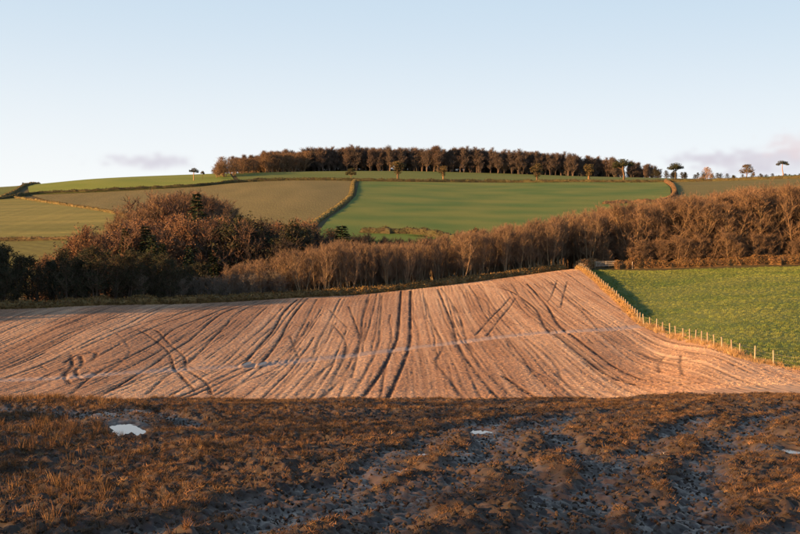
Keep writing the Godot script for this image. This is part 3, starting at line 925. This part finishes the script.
	for k in 20:
		var at := dir_of(rng.randf() * TAU, 0) * rng.randf() * 0.11
		var dr := dir_of(rng.randf() * TAU, rng.randf_range(0.05, 0.95)) * rng.randf_range(0.05, 0.15)
		wisp.blade(at, at + dr, 0.0055, dr.cross(dir_of(rng.randf() * TAU, 0.9)).normalized(), Color(1, 1, 1).darkened(rng.randf() * 0.4))
	var tuft := Shape.new()
	for k in 26:
		var at := dir_of(rng.randf() * TAU, 0) * rng.randf() * 0.09
		var dr := dir_of(rng.randf() * TAU, rng.randf_range(1.05, 1.54)) * rng.randf_range(0.1, 0.32)
		var mid := at + dr * 0.6
		var side := dr.cross(dir_of(rng.randf() * TAU, 0.2)).normalized()
		var tip := at + dr + Vector3(dr.x, -0.02, dr.z) * 0.35
		var sh := Color(1, 1, 1).darkened(rng.randf() * 0.4)
		tuft.quad(at - side * 0.0035, at + side * 0.0035, mid + side * 0.003, mid - side * 0.003, sh)
		tuft.blade(mid, tip, 0.003, side, sh)
	var clod := Shape.new()
	var ic := []
	for k in 12:
		var yv := 1.0 - 2.0 * (k + 0.5) / 12
		ic.append(dir_of(k * 2.399, asin(yv)) * rng.randf_range(0.75, 1.2))
	for a in 12:
		for b in range(a + 1, 12):
			for e in range(b + 1, 12):
				# keep hull faces only
				var nn: Vector3 = (ic[b] - ic[a]).cross(ic[e] - ic[a])
				var s1 := 0
				for z in 12:
					if z != a and z != b and z != e: s1 += 1 if nn.dot(ic[z] - ic[a]) > 0 else -1
				if absi(s1) == 9: clod.tri(ic[a], ic[b] if s1 < 0 else ic[e], ic[e] if s1 < 0 else ic[b], Color(1, 1, 1))
	var w_at := []; var w_c := []; var t_at := []; var t_c := []; var c_at := []; var c_c := []
	for k in 150000:
		var dd := sqrt(rng.randf_range(64.0, 930.0))
		var x := rng.randf_range(-0.42, 0.42) * dd
		var m: float = mud_at.call(x, dd)
		var g := clampf(0.52 + 1.1 * patch.get_noise_2d(x, dd) + 0.5 * a2.get_noise_2d(x + 9.0, dd), 0.0, 1.0)
		var left := smoothstep(0.05, -0.2, x / dd)
		g = clampf(g + left * 0.2, 0.0, 1.0) * clampf(1.0 - 1.5 * m, 0.0, 1.0)
		var pool := false
		for q in POOLS:
			if Vector2((x - q[0] - q[4] * (dd - q[1])) / q[2], (dd - q[1]) / q[3]).length() < 1.15: pool = true
		if pool: continue
		var y: float = height.call(x, dd, m)
		var turn := Basis(Vector3.UP, rng.randf() * TAU)
		var hay := lin(0.07, 0.043, 0.025).lerp(lin(0.3, 0.18, 0.09), pow(rng.randf(), 2.5))
		if rng.randf() < g * 0.85:
			if rng.randf() < 0.012 + 0.12 * left * smoothstep(0.35, 0.75, 0.5 + 0.8 * a2.get_noise_2d(x * 0.6, dd * 0.6)):
				t_at.append(Transform3D(turn * Basis.from_scale(Vector3(0.75, 0.9, 0.75) * rng.randf_range(0.25, 0.75) * (0.5 + 0.3 * left + 0.5 * smoothstep(-0.2, -0.33, x / dd))), Vector3(x, y - 0.01, -dd)))
				t_c.append(vary(hay, rng, 0.3))
			else:
				w_at.append(Transform3D(turn * Basis.from_scale(Vector3(1, rng.randf_range(0.5, 1.0), 1) * rng.randf_range(0.3, 0.75)), Vector3(x, y - 0.005, -dd)))
				w_c.append(vary(hay, rng, 0.35))
		elif rng.randf() < 0.6:
			c_at.append(Transform3D(turn * Basis(Vector3.RIGHT, rng.randf() * 3.0) * Basis.from_scale(Vector3(1.2, 0.7, 1.0) * 0.021 * pow(rng.randf_range(0.5, 1.12), 3.0)), Vector3(x, y, -dd)))
			c_c.append(vary(earth.lerp(crumb, rng.randf()), rng, 0.3))
	tag(scatter("dead_grass", wisp.mesh(leaf_mat), w_at, w_c), "flattened wisps of dead brown grass on the muddy field corner", "grass", "", "stuff")
	tag(scatter("dead_grass", tuft.mesh(leaf_mat), t_at, t_c), "upright dry grass tufts standing in the mud in front", "grass", "", "stuff")
	tag(scatter("dirt", clod.mesh(stuff_material(0.95)), c_at, c_c), "loose clods of dark soil on the muddy field corner", "soil", "", "stuff")

func hedges():
	var dark := lin(0.05, 0.045, 0.025)
	var olive := lin(0.085, 0.08, 0.032)
	var rust := lin(0.13, 0.092, 0.05)
	var dry := lin(0.17, 0.135, 0.065)
	tag(hedge("hedge", [-330, 590, -250, 600, -219.8, 606, -210.8, 635, -174, 642, -147, 649, -119.8, 657, -101.8, 672, -76, 679, -30, 682, 12.5, 687, 55, 695, 88, 694, 137, 688, 164, 686, 195, 673, 235, 647, 330, 606], 2.0, 2.2, 3.0, 0.5, 14.0, dark, olive, 1), "long dark hedge running right across the upper hill", "hedge")
	tag(hedge("hedge", [-218, 616, -200, 596, -174, 561, -139, 510, -109, 461], 1.4, 1.7, 2.0, 0.35, 22.0, olive, rust, 2), "thin brown hedge slanting down the left of the hill", "hedge")
	tag(hedge("hedge", [-320, 402, -200, 401, -146, 400, -129, 399, -112, 397, -98, 399], 1.7, 2.2, 2.0, 0.4, 18.0, dark, rust, 3), "low dark hedge above the narrow field at the left edge", "hedge")
	tag(hedge("hedge", [-222, 612, -228, 650, -236, 690, -244, 745], 1.9, 2.2, 2.0, 0.4, 22.0, olive, dry, 4), "short hedge climbing to the skyline at far left", "hedge")
	tag(hedge("hedge", [-28, 679, -27.5, 640, -24.5, 548, -27, 480, -31, 432, -33, 400], 1.5, 2.3, 1.6, 0.35, 30.0, lin(0.11, 0.1, 0.042), lin(0.2, 0.165, 0.075), 5), "pale sunlit hedge bank running down between brown and green fields", "hedge")
	tag(hedge("hedge", [165, 683, 152, 612, 136, 546, 121, 508, 104, 503, 92, 500], 1.9, 1.8, 1.4, 0.35, 40.0, rust, lin(0.18, 0.115, 0.072), 6), "reddish hedge curving down the hill above the bare wood", "hedge")
	tag(hedge("hedge", [-14, 390, -5, 388, 4, 387, 13, 380, 24, 362, 32, 345], 2.4, 3.0, 1.5, 0.4, 30.0, dark, lin(0.06, 0.06, 0.03), 7), "short dark hedge in the hollow below the large green field", "hedge")
	tag(hedge("bush", [22, 363, 25, 362, 27.5, 361], 5.0, 5.5, 1.0, 0.5, 120.0, lin(0.13, 0.085, 0.05), rust, 8), "rounded brown bush at the end of the short dark hedge", "bush")
	tag(hedge("grass_bank", [36.6, 227.5, 35.1, 193, 33.3, 167, 31.6, 147.5], 0.6, 0.9, 0.6, 0.2, 90.0, lin(0.17, 0.125, 0.055), lin(0.34, 0.215, 0.1), 13), "low bank of dry orange grass under the upper half of the fence", "bank")
	# rough margin along the top of the stubble, and brambles along the top of the pasture
	tag(hedge("bramble_bank", [-72, 158.5, -56, 169, -40, 179.5, -20, 193.0, 0, 206.5, 18, 218.5, 34, 229.2], 1.25, 3.0, 1.0, 0.38, 80.0, lin(0.09, 0.066, 0.03), lin(0.18, 0.122, 0.052), 9), "rough brown grass bank along the top edge of the stubble", "bank")
	tag(hedge("bramble_bank", [45, 232.0, 60, 232.5, 80, 232.5, 100, 232, 130, 232], 1.7, 3.0, 0.8, 0.26, 190.0, lin(0.075, 0.05, 0.026), lin(0.17, 0.1, 0.046), 10), "rusty brambles along the foot of the right wood", "brambles")
	tag(hedge("bramble_bank", [37.5, 229.0, 40, 233.0, 43, 236.5], 1.6, 3.0, 1.0, 0.4, 80.0, lin(0.16, 0.1, 0.05), lin(0.27, 0.16, 0.08), 12), "pale dry brambles at the far end of the post fence", "brambles")
	tag(hedge("bush", [37.0, 97.5, 39.0, 96.5, 42.0, 95.0], 1.9, 3.6, 0.7, 0.3, 190.0, lin(0.11, 0.06, 0.035), lin(0.2, 0.115, 0.06), 11), "leafless brown bush behind the near end of the fence", "bush")

func stand(protos: Array, called: String, label: String, group: String, count: int, sd: int, spot: Callable, top: Array, gap: float, wide: float, ragged := 0.12, least := 3.0) -> void:
	# spot(rng) gives Vector2(x, d); top = canopy height (world y) along x, as [x, y, ...]
	var rng := RandomNumberGenerator.new()
	rng.seed = sd
	var done: Array[Vector2] = []
	var tries := 0
	while done.size() < count and tries < count * 40:
		tries += 1
		var q: Vector2 = spot.call(rng)
		var ok := true
		for o in done:
			if o.distance_squared_to(q) < gap * gap:
				ok = false
				break
		if not ok: continue
		done.append(q)
		var g := ground(q.x, q.y)
		var h := maxf((lookup(top, q.x) - g) * (1.0 + rng.randf_range(-ragged, ragged * 0.5)), least)
		var o := plant(protos[rng.randi() % protos.size()], called, Vector3(q.x, g - 0.1, -q.y), h, rng.randf() * TAU, wide * rng.randf_range(0.85, 1.2))
		tag(o, label, "tree", group)

func woods():
	var bare := []
	var pole := []
	var thick := []
	var leafy := []
	var ever := []
	var fir := []
	var grey := []
	for k in 4:
		var red := lin(0.115, 0.087, 0.073) if k % 2 else lin(0.09, 0.074, 0.066)
		bare.append(broadleaf("tree", 100 + k, {bark = lin(0.12, 0.09, 0.07), twig = red, trunk_r = 0.13, stems = 2, lean = 0.14, limbs = 30, start = 0.2, width = 4.6, lift = 0.7, low = 0.5, subs = 12, sub_len = 1.4, twigs = 13, twig_len = 0.85, twig_w = 0.028, up = 0.55}))
		pole.append(broadleaf("tree", 200 + k, {bark = lin(0.17, 0.13, 0.085), twig = [lin(0.16, 0.112, 0.076), lin(0.128, 0.092, 0.066)][k % 2], trunk_r = 0.1, stems = 3, lean = 0.16, limbs = 30, start = 0.2, width = 3.8, lift = 0.9, low = 0.4, subs = 10, sub_len = 1.1, twigs = 11, twig_len = 0.7, twig_w = 0.018, up = 0.8}))
		thick.append(broadleaf("tree", 300 + k, {bark = lin(0.2, 0.14, 0.085), twig = [lin(0.158, 0.107, 0.07), lin(0.126, 0.088, 0.061)][k % 2], trunk_r = 0.13, stems = 3, lean = 0.24, limbs = 39, start = 0.1, width = 5.8, lift = 0.75, low = 0.5, subs = 12, sub_len = 1.2, twigs = 15, twig_len = 0.65, twig_w = 0.0185, up = 0.45}))
		grey.append(broadleaf("tree", 350 + k, {bark = lin(0.11, 0.1, 0.085), twig = lin(0.13, 0.11, 0.09), trunk_r = 0.12, stems = 3, lean = 0.25, limbs = 24, start = 0.1, width = 6.5, lift = 0.6, low = 0.8, subs = 9, sub_len = 1.4, twigs = 9, twig_len = 0.9, twig_w = 0.028, up = 0.4}))
	var shade_toned := []  # first two have twigs darkened to paint in the shade of the hollow
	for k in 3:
		shade_toned.append(broadleaf("tree", 700 + k, {bark = lin(0.055, 0.046, 0.04), twig = [lin(0.055, 0.043, 0.037), lin(0.045, 0.038, 0.034), lin(0.105, 0.068, 0.05)][k], trunk_r = 0.16, stems = 2, limbs = 26, start = 0.14, width = 6.5, lift = 0.5, low = 0.8, subs = 11, sub_len = 1.3, twigs = 12, twig_len = 0.75, twig_w = 0.032, up = 0.4}))
		leafy.append(broadleaf("tree", 400 + k, {bark = lin(0.09, 0.07, 0.05), twig = lin(0.16, 0.09, 0.055), trunk_r = 0.2, limbs = 24, start = 0.14, width = 6.5, lift = 0.4, low = 0.9, subs = 10, sub_len = 1.2, twigs = 10, twig_len = 0.7, twig_w = 0.03, leaves = [0.9, 0.7, 0.5][k], leaf = 0.09, leaf_col = lin(0.11, 0.068, 0.045), leaf_col2 = lin(0.15, 0.094, 0.056)}))
		ever.append(broadleaf("tree", 500 + k, {bark = lin(0.06, 0.05, 0.04), twig = lin(0.07, 0.06, 0.045), trunk_r = 0.2, stems = 2, limbs = 24, start = 0.06, width = 7.5, lift = 0.5, low = 1.1, subs = 10, sub_len = 1.2, twigs = 10, twig_len = 0.65, twig_w = 0.03, leaves = [0.95, 0.9, 0.6][k], leaf = 0.115, leaf_col = lin(0.024, 0.029, 0.016), leaf_col2 = lin(0.04, 0.038, 0.022)}))
		fir.append(conifer("tree", 600 + k, lin(0.028, 0.04, 0.022), 3.6 + k * 0.5))
	var slim := []
	for k in 3:
		slim.append(broadleaf("tree", 750 + k, {bark = lin(0.07, 0.058, 0.05), twig = [lin(0.1, 0.082, 0.074), lin(0.085, 0.072, 0.068), lin(0.11, 0.084, 0.072)][k], trunk_r = 0.11, stems = 3, lean = 0.14, limbs = 30, start = 0.14, width = 3.4, lift = 0.85, low = 0.5, subs = 12, sub_len = 1.2, twigs = 13, twig_len = 0.8, twig_w = 0.03, up = 0.8}))
	# hilltop wood: many slim bare trees in rows along the ridge, thinning down the slope at its left end
	var ridge_top := [-148, 76, -140, 80.5, -121, 85.5, -98, 89, -76, 91, -38, 93, 0, 92.6, 38, 91.4, 76, 89.8, 114, 87.8, 152, 85, 182, 79.5, 205, 75]
	stand(bare, "ridge_tree", "slim leafless tree standing among its like in the hilltop wood", "trees of the hilltop wood", 285, 11, func(r): return Vector2(r.randf_range(-122, 190), r.randf_range(803, 870)), ridge_top, 3.3, 1.15, 0.12, 6.0)
	stand(slim, "ridge_pole", "narrow dark pole-like tree between the crowns of the hilltop wood", "narrow trees of the hilltop wood", 230, 29, func(r): return Vector2(r.randf_range(-118, 195), 803.0 + 45.0 * r.randf()), ridge_top, 1.7, 1.5, 0.16, 5.0)
	stand(grey, "ridge_shrub", "low leafless shrub under the trees of the hilltop wood", "shrubs under the hilltop wood", 130, 28, func(r): return Vector2(r.randf_range(-122, 188), r.randf_range(806, 866)), [-130, 79.5, -60, 81, 60, 80.5, 150, 76.5, 190, 73.5], 3.2, 1.7, 0.35, 3.0)
	stand(thick, "slope_tree", "russet leafless tree on the lower left end of the hilltop wood", "trees at the left end of the hilltop wood", 85, 12, func(r):
		var t: float = r.randf()
		var d: float = r.randf_range(lerpf(688, 795, pow(t, 0.7)), 806)
		return Vector2((-0.172 + 0.085 * t) * d, d), [-140, 69, -121, 71, -109, 77, -92, 83.5, -75, 87], 3.2, 1.6, 0.2, 5.0)
	tag(hedge("undergrowth", [-118, 858, -60, 868, 0, 874, 60, 874, 120, 866, 170, 850], 5.5, 4.0, 3.0, 0.7, 30.0, lin(0.07, 0.056, 0.045), lin(0.1, 0.075, 0.055), 14), "dense undergrowth along the back of the hilltop wood", "undergrowth")
	# dark line of distant trees beyond the ridge on the right
	stand(ever, "far_tree", "dark distant tree in the low line behind the right skyline", "low line of trees behind the right skyline", 46, 13, func(r): return Vector2(r.randf_range(172, 300), r.randf_range(756, 790)), [172, 71.5, 195, 68.5, 222, 66.5, 240, 67.2, 262, 66.3, 300, 66], 3.0, 1.3, 0.2, 5.0)
	# bare pole wood behind the stubble
	var band_top := [-36, 1.0, -28, 4.1, -19, 6.3, -11.7, 7.9, -6, 7.0, 0, 7.6, 8.3, 9.2, 17, 10.5, 31, 13.6, 41, 15.2, 46, 16]
	stand(pole, "pole_tree", "thin leafless sapling in the bare belt behind the stubble", "saplings in the belt behind the stubble", 190, 14, func(r):
		var x: float = r.randf_range(-31, 42)
		return Vector2(x, top_d(x) + 4.0 + 24.0 * pow(r.randf(), 0.8)), band_top, 1.35, 1.1, 0.17, 3.0)
	# bare wood on the right
	var right_top := [38, 6, 40, 8.2, 42, 12.6, 45.5, 16, 50, 17.6, 57, 18.4, 66, 19, 73, 20, 82, 21.2, 91, 21.4, 114, 21.6, 140, 21]
	stand(thick, "wood_tree", "orange brown leafless tree in the thick wood behind the pasture", "trees of the right wood", 215, 15, func(r): return Vector2(r.randf_range(40, 118), 235.5 + 40.0 * pow(r.randf(), 0.75)), right_top, 1.9, 1.15, 0.15, 4.0)
	stand(thick, "wood_sapling", "low twiggy sapling at the front edge of the right wood", "saplings along the front of the right wood", 44, 27, func(r): return Vector2(r.randf_range(43, 100), r.randf_range(234, 238.5)), [43, 6.5, 60, 9.5, 100, 10.5], 1.2, 1.5, 0.3, 3.0)
	# dark evergreen thicket on the left, carrying on past the edge of the view
	var dark_top := [-150, 16, -110, 15, -85, 11, -70, 6.2, -62, 4.8, -57, 5.3, -52, 5.7, -46, 5.4, -40, 4.2, -33, 2.6, -25, 1.0]
	stand(ever, "thicket_tree", "dark ivy-green tree in the shaded thicket at the left", "trees of the dark left thicket", 100, 16, func(r):
		var x: float = r.randf_range(-104, -37)
		return Vector2(x, top_d(x) + 5.0 + r.randf_range(0, 30)), dark_top, 2.1, 1.05, 0.2, 3.0)
	stand(grey, "scrub_tree", "grey leafless scrub between dark thicket and pale saplings", "grey scrub behind the stubble", 26, 17, func(r):
		var x: float = r.randf_range(-45, -20)
		return Vector2(x, top_d(x) + 5.0 + r.randf_range(0, 14)), [-45, 1.6, -38, 1.0, -30, 1.6, -20, 2.4], 1.8, 1.2, 0.15, 3.0)
	# brown wood on the left: dead-leaved trees in front, purple-brown crowns behind, firs among them
	var brown_top := [-84, 4.5, -74, 9.5, -66, 13.2, -59, 15, -49, 14.6, -39, 14.4, -25, 13, -15, 9]
	stand([leafy[0], leafy[1], leafy[2], shade_toned[2]], "brown_tree", "tree holding rusty dead leaves in the left hillside wood", "rusty trees of the left wood", 52, 18, func(r): return Vector2(r.randf_range(-84, -40), r.randf_range(244, 285)), brown_top, 4.0, 1.0, 0.14, 6.0)
	stand([shade_toned[2], thick[0], thick[1]], "crown_tree", "tall purple brown bare tree at the back of the left wood", "tall bare trees at the back of the left wood", 46, 19, func(r): return Vector2(r.randf_range(-82, -50), r.randf_range(305, 345)), [-84, 12, -75, 21, -67.5, 25.4, -60, 25.8, -53.5, 23.5, -48.5, 18.5], 2.9, 1.25, 0.1, 6.0)
	stand([shade_toned[0], shade_toned[1], shade_toned[1], ever[1], ever[2]], "shade_toned_tree", "bushy tree in shade-darkened colour in the hollow behind the pale saplings", "shade-darkened trees in the hollow", 60, 20, func(r): return Vector2(r.randf_range(-54, -17), r.randf_range(248, 300)), [-52, 14.5, -39, 14.5, -25, 13.5, -15, 10, 0, 6, 20, 6], 2.8, 1.2, 0.18, 5.0)
	stand(leafy, "brown_tree", "tree holding rusty dead leaves in the left hillside wood", "rusty trees of the left wood", 14, 21, func(r): return Vector2(r.randf_range(-52, -18), r.randf_range(285, 315)), [-52, 17.5, -39, 17.5, -25, 16, -15, 12], 4.0, 1.0, 0.14, 6.0)
	stand(fir, "fir_tree", "dark pointed fir among the brown trees of the left wood", "firs in the left wood", 16, 22, func(r): return Vector2(r.randf_range(-62, -34), r.randf_range(236, 268)), [-62, 11, -50, 12.5, -34, 8.5], 3.5, 1.1, 0.2, 6.0)
	stand([shade_toned[0], shade_toned[1]], "hollow_tree", "grey brown bare tree in the hollow below the large green field", "bare trees in the hollow below the green field", 24, 23, func(r): return Vector2(r.randf_range(-18, 26), r.randf_range(285, 325)), [-18, 13, -8, 12.2, 10, 11, 26, 10.5], 3.0, 1.3, 0.12, 5.0)
	for a in [[-49.8, 270.0, 21.4, "tallest dark fir, standing up through the brown crowns on the left"], [-13.4, 254.0, 12.6, "broad dark fir standing alone at the end of the pale hedge bank"]]:
		var g := ground(a[0], a[1])
		tag(plant(fir[1], "fir_tree", Vector3(a[0], g - 0.1, -a[1]), a[2] - g, 0.6, 1.1 if a[0] < -20 else 1.9), a[3], "tree")
	# a belt of trees out of view to the left throws the long shade over the field's far left corner
	stand(ever, "belt_tree", "dark tree in the belt beside the stubble, past the left edge", "trees of the belt past the left edge", 34, 26, func(r): return Vector2(r.randf_range(-100, -84), r.randf_range(132, 172)), [-110, 6.5, -70, 6.5], 2.4, 1.3, 0.15, 5.0)
	# unseen gappy hedge and trees added on the left to shade the field corner
	tag(hedge("hedge", [-15.5, -14.0, -15.0, -4.0, -15.5, 6.0, -15.0, 13.0, -16.0, 18.5], 1.85, 1.6, 0.6, 0.3, 60.0, lin(0.07, 0.05, 0.03), lin(0.13, 0.09, 0.05), 33), "unseen hedge added past the left edge to shade the muddy corner", "hedge")
	stand(grey, "added_hedge_tree", "leafless tree in the unseen hedge added past the left edge", "trees in the added hedge past the left edge", 13, 25, func(r): return Vector2(-15.4 + r.randf_range(-0.6, 0.6), r.randf_range(-14, 18)), [-20, 4.0, -10, 4.0], 1.6, 1.0, 0.25, 2.5)

func fence_and_gate():
	var rng := RandomNumberGenerator.new()
	rng.seed = 8
	var wood := stuff_material(0.85, speckle(256, 0.06, 81, 0.65, 1.0), 2.0)
	var line := smooth(FENCE, 0.25)
	var fence := thing("post_fence", on(FENCE[0], FENCE[1]))
	tag(fence, "weathered post and wire fence between stubble and green pasture", "fence")
	var shapes := []
	for k in 4:
		var s := Shape.new()
		var h := 1.12 + 0.07 * k
		s.tube([Vector3(0, -0.4, 0), Vector3(0.01, 0.4, 0), Vector3(0.015 * (k - 1), h, 0.01)], [0.07, 0.067, 0.064], 8, vary(lin(0.46, 0.38, 0.28), rng, 0.15))
		shapes.append(s.mesh(wood))
	var tops := []
	var run := 99.0
	var gap := 2.6
	for i in range(1, line.size()):
		run += line[i].distance_to(line[i - 1])
		if run >= gap:
			run = 0.0
			gap = rng.randf_range(2.2, 3.3)
			var at := on(line[i].x, line[i].y, -0.05)
			var o := put("post", shapes[rng.randi() % 4], fence)
			o.position = at - fence.position
			o.rotation = Vector3(rng.randf_range(-0.04, 0.04), rng.randf() * TAU, rng.randf_range(-0.05, 0.05))
			tops.append(at)
	for h in [0.35, 0.7, 1.02]:
		var s := Shape.new()
		for i in tops.size() - 1:
			var a: Vector3 = tops[i] + Vector3(-0.07, h, 0) - fence.position
			var b: Vector3 = tops[i + 1] + Vector3(-0.07, h, 0) - fence.position
			s.tube([a, a.lerp(b, 0.5) - Vector3(0, 0.03, 0), b], [0.006, 0.006, 0.006], 3, lin(0.25, 0.23, 0.21))
		put("wire", s.mesh(stuff_material(0.6)), fence)
	# uncut dry grass along the fence
	var g := Shape.new()
	for k in 22:
		var at := dir_of(rng.randf() * TAU, 0) * rng.randf() * 0.22
		var dr := dir_of(rng.randf() * TAU, rng.randf_range(0.8, 1.5)) * rng.randf_range(0.25, 0.62)
		g.blade(at, at + dr, 0.016, dr.cross(dir_of(rng.randf() * TAU, 0.2)).normalized(), Color(1, 1, 1).darkened(rng.randf() * 0.3))
	var places := []
	var tints := []
	var f := noise(0.35, 82, 3)
	for i in line.size():
		for k in 4:
			var q := line[i]
			var off := rng.randf_range(-0.75, 0.5)
			var amt := 0.75 + 0.7 * f.get_noise_2d(q.x * 2.0 + 40.0, q.y)
			if rng.randf() > amt + 0.2: continue
			places.append(Transform3D(Basis(Vector3.UP, rng.randf() * TAU) * Basis.from_scale(Vector3.ONE * amt * rng.randf_range(0.6, 1.25) * lerpf(1.0, 1.2, smoothstep(135.0, 165.0, q.y))), on(q.x + off, q.y + rng.randf() * 0.3, -0.08)))
			tints.append(vary(lin(0.28, 0.18, 0.088).lerp(lin(0.4, 0.28, 0.15), rng.randf()), rng, 0.25))
	tag(scatter("dry_grass", g.mesh(leaf_mat), places, tints), "tall dry orange grass left uncut along the post fence", "grass", "", "stuff")
	# field gate at the far corner of the pasture
	var gx := 41.3
	var gd := 231.6
	var gate := thing("field_gate", on(gx, gd))
	tag(gate, "pale field gate at the far corner of the pasture, below the wood", "gate")
	var steel := stuff_material(0.5)
	var pale := lin(0.42, 0.4, 0.37)
	for k in 5:
		var s := Shape.new()
		var y: float = 0.25 + 0.24 * k
		s.tube([Vector3(0, y, 0), Vector3(4.2, y + 0.12, 0)], [0.035, 0.035], 6, pale)
		put("rail", s.mesh(steel), gate)
	for x in [0.0, 2.1, 4.2]:
		var s := Shape.new()
		s.tube([Vector3(x, 0.2, 0.03), Vector3(x, 1.3 + 0.1 * x / 4.2, 0.03)], [0.04, 0.04], 6, pale)
		put("upright", s.mesh(steel), gate)
	for x in [-0.25, 4.5]:
		var s := Shape.new()
		s.tube([Vector3(x, -0.6, 0), Vector3(x, 1.5, 0)], [0.11, 0.1], 8, lin(0.3, 0.24, 0.17))
		put("gate_post", s.mesh(wood), gate)
	var lone := Shape.new()
	lone.tube([Vector3(0, -0.5, 0), Vector3(0.02, 1.25, 0)], [0.1, 0.09], 8, lin(0.5, 0.44, 0.36))
	var o := put("marker_post", lone.mesh(wood))
	o.position = on(48.8, 231.0)
	tag(o, "single pale post right of the field gate", "post")

func ridge_trees():
	var bark := lin(0.11, 0.075, 0.05)
	var pine := lin(0.035, 0.04, 0.022)
	var ivy := lin(0.055, 0.05, 0.025)
	var gold := lin(0.09, 0.068, 0.036)
	var flat_a := [[-1.7, 7.6, 0.3, 1.7, 1.0], [0.2, 8.7, 0.0, 2.1, 1.3], [1.9, 7.7, -0.4, 1.7, 1.0], [0.6, 7.2, 1.4, 1.4, 0.8], [-0.3, 7.4, -1.5, 1.4, 0.8], [2.6, 6.6, 0.3, 0.9, 0.5]]
	var flat_b := [[-0.9, 8.6, 0.2, 1.4, 1.0], [0.7, 9.0, -0.3, 1.5, 1.0], [1.8, 7.9, 0.3, 1.0, 0.7], [-1.9, 7.8, -0.2, 0.9, 0.6]]
	var ragged := [[0.1, 7.6, 0.2, 2.0, 1.7], [-1.1, 5.8, 0.4, 1.5, 1.1], [1.2, 5.4, -0.3, 1.6, 1.2], [0.0, 3.6, 0.3, 1.2, 1.2], [0.5, 8.9, 0, 1.2, 0.9], [-1.6, 7.2, -0.4, 0.8, 0.6]]
	var column := [[0.0, 4.4, 0, 1.2, 1.4], [-0.6, 6.2, 0.3, 1.9, 1.3], [1.1, 7.0, 0.2, 1.7, 1.3], [-1.3, 7.6, -0.4, 1.6, 1.1], [0.3, 8.6, 0, 1.8, 1.1]]
	var spread := [[-2.6, 5.6, 0.5, 2.0, 1.0], [2.4, 5.9, -0.4, 2.1, 1.1], [0.0, 7.4, 0.3, 2.6, 1.3], [-1.2, 8.6, 0, 1.6, 0.8], [1.4, 8.3, 0.2, 1.7, 0.9], [-3.6, 4.6, 0, 1.2, 0.7], [3.7, 4.9, 0, 1.2, 0.7], [0, 5.0, 0.5, 2.2, 1.0]]
	var orb := [[0, 5.2, 0, 4.2, 4.0], [-2, 4.0, 0.6, 2.8, 2.8], [2, 4.2, -0.5, 2.8, 2.9], [0.2, 7.6, 0, 2.6, 1.8]]
	var straight := [Vector3(0, -0.5, 0), Vector3(0.1, 2.5, 0), Vector3(-0.1, 5.5, 0.1), Vector3(0.1, 7.8, 0)]
	var low := [Vector3(0, -0.5, 0), Vector3(0.1, 1.5, 0), Vector3(0, 3.4, 0.1), Vector3(0.1, 5.6, 0)]
	var bent := [Vector3(0, -0.5, 0), Vector3(-0.2, 2.5, 0), Vector3(0.2, 5.5, 0.1), Vector3(0.1, 8.4, 0)]
	# [x, d, top of crown, pads, bole, girth, bark, leaf, leaf, width, label]
	var list := [
		[-129.8, 692.0, 65.2, flat_a, straight, 0.42, lin(0.3, 0.19, 0.1), pine, ivy, 1.1, "small flat-topped pine with sunlit trunk on the left skyline"],
		[-126.0, 702.0, 64.2, flat_a, straight, 0.3, bark, ivy, gold, 0.9, "smaller tree close beside the flat-topped pine on the left skyline"],
		[-30.6, 686.0, 64.8, spread, low, 0.35, bark, pine, ivy, 1.0, "wide low dark tree on the long hedge above the pale hedge bank"],
		[-1.3, 690.0, 69.5, column, straight, 0.4, bark, ivy, gold, 1.5, "ivy-clad tree on the long hedge, first right of the wide low tree"],
		[27.4, 697.0, 67.0, column, straight, 0.45, lin(0.2, 0.13, 0.07), gold, ivy, 1.4, "golden brown pollard in the strip of pasture below the hilltop wood"],
		[86.6, 696.0, 68.6, ragged, straight, 0.4, bark, ivy, gold, 1.45, "ragged dark ivy tree on the long hedge, tallest below the wood"],
		[119.2, 694.0, 68.0, column, straight, 0.45, lin(0.17, 0.11, 0.06), ivy, gold, 1.6, "stout brown pollard between the ragged ivy tree and umbrella pine"],
		[141.0, 694.0, 71.2, flat_a, bent, 0.4, bark, pine, pine, 1.35, "dark umbrella pine on the skyline at the right end of the wood"],
		[171.5, 684.0, 67.6, flat_a, low, 0.45, lin(0.06, 0.05, 0.035), pine, pine, 1.5, "squat dark round-headed tree where the reddish hedge meets the long hedge"],
		[192.0, 688.0, 65.8, orb, low, 0.3, lin(0.22, 0.14, 0.08), lin(0.24, 0.16, 0.095), lin(0.2, 0.13, 0.08), 0.95, "round sunlit orange bush on the right skyline"],
		[187.0, 684.0, 58.8, orb, low, 0.3, lin(0.22, 0.14, 0.08), lin(0.22, 0.155, 0.09), lin(0.19, 0.13, 0.075), 1.9, "low pale orange bush below the round one on the right skyline"],
		[209.3, 664.0, 65.2, spread, low, 0.35, bark, lin(0.09, 0.07, 0.05), ivy, 1.3, "open spreading bare tree on the right skyline"],
		[228.6, 657.0, 66.4, flat_b, bent, 0.3, lin(0.3, 0.19, 0.12), pine, ivy, 1.25, "tall thin pine with tufted top at far right of the skyline"],
		[222.0, 690.0, 62.5, spread, low, 0.3, bark, lin(0.1, 0.075, 0.055), ivy, 0.9, "small faint tree left of the tall thin pine"],
		[-240.0, 700.0, 56.6, spread, low, 0.3, bark, ivy, ivy, 0.8, "tiny dark bush on the skyline at far left"],
	]
	for i in list.size():
		var a: Array = list[i]
		var g := ground(a[0], a[1])
		var proto := pad_tree("tree", 900 + i, a[4], a[5], a[3], a[6], a[7], a[8], 0.42 if i != 11 else 0.5, 90 if i in [11, 13] else 170)
		var t := plant(proto, "hill_tree", Vector3(a[0], g - 0.1, -a[1]), a[2] - g, i * 1.3, a[9])
		tag(t, a[10], "tree")
		proto.free()
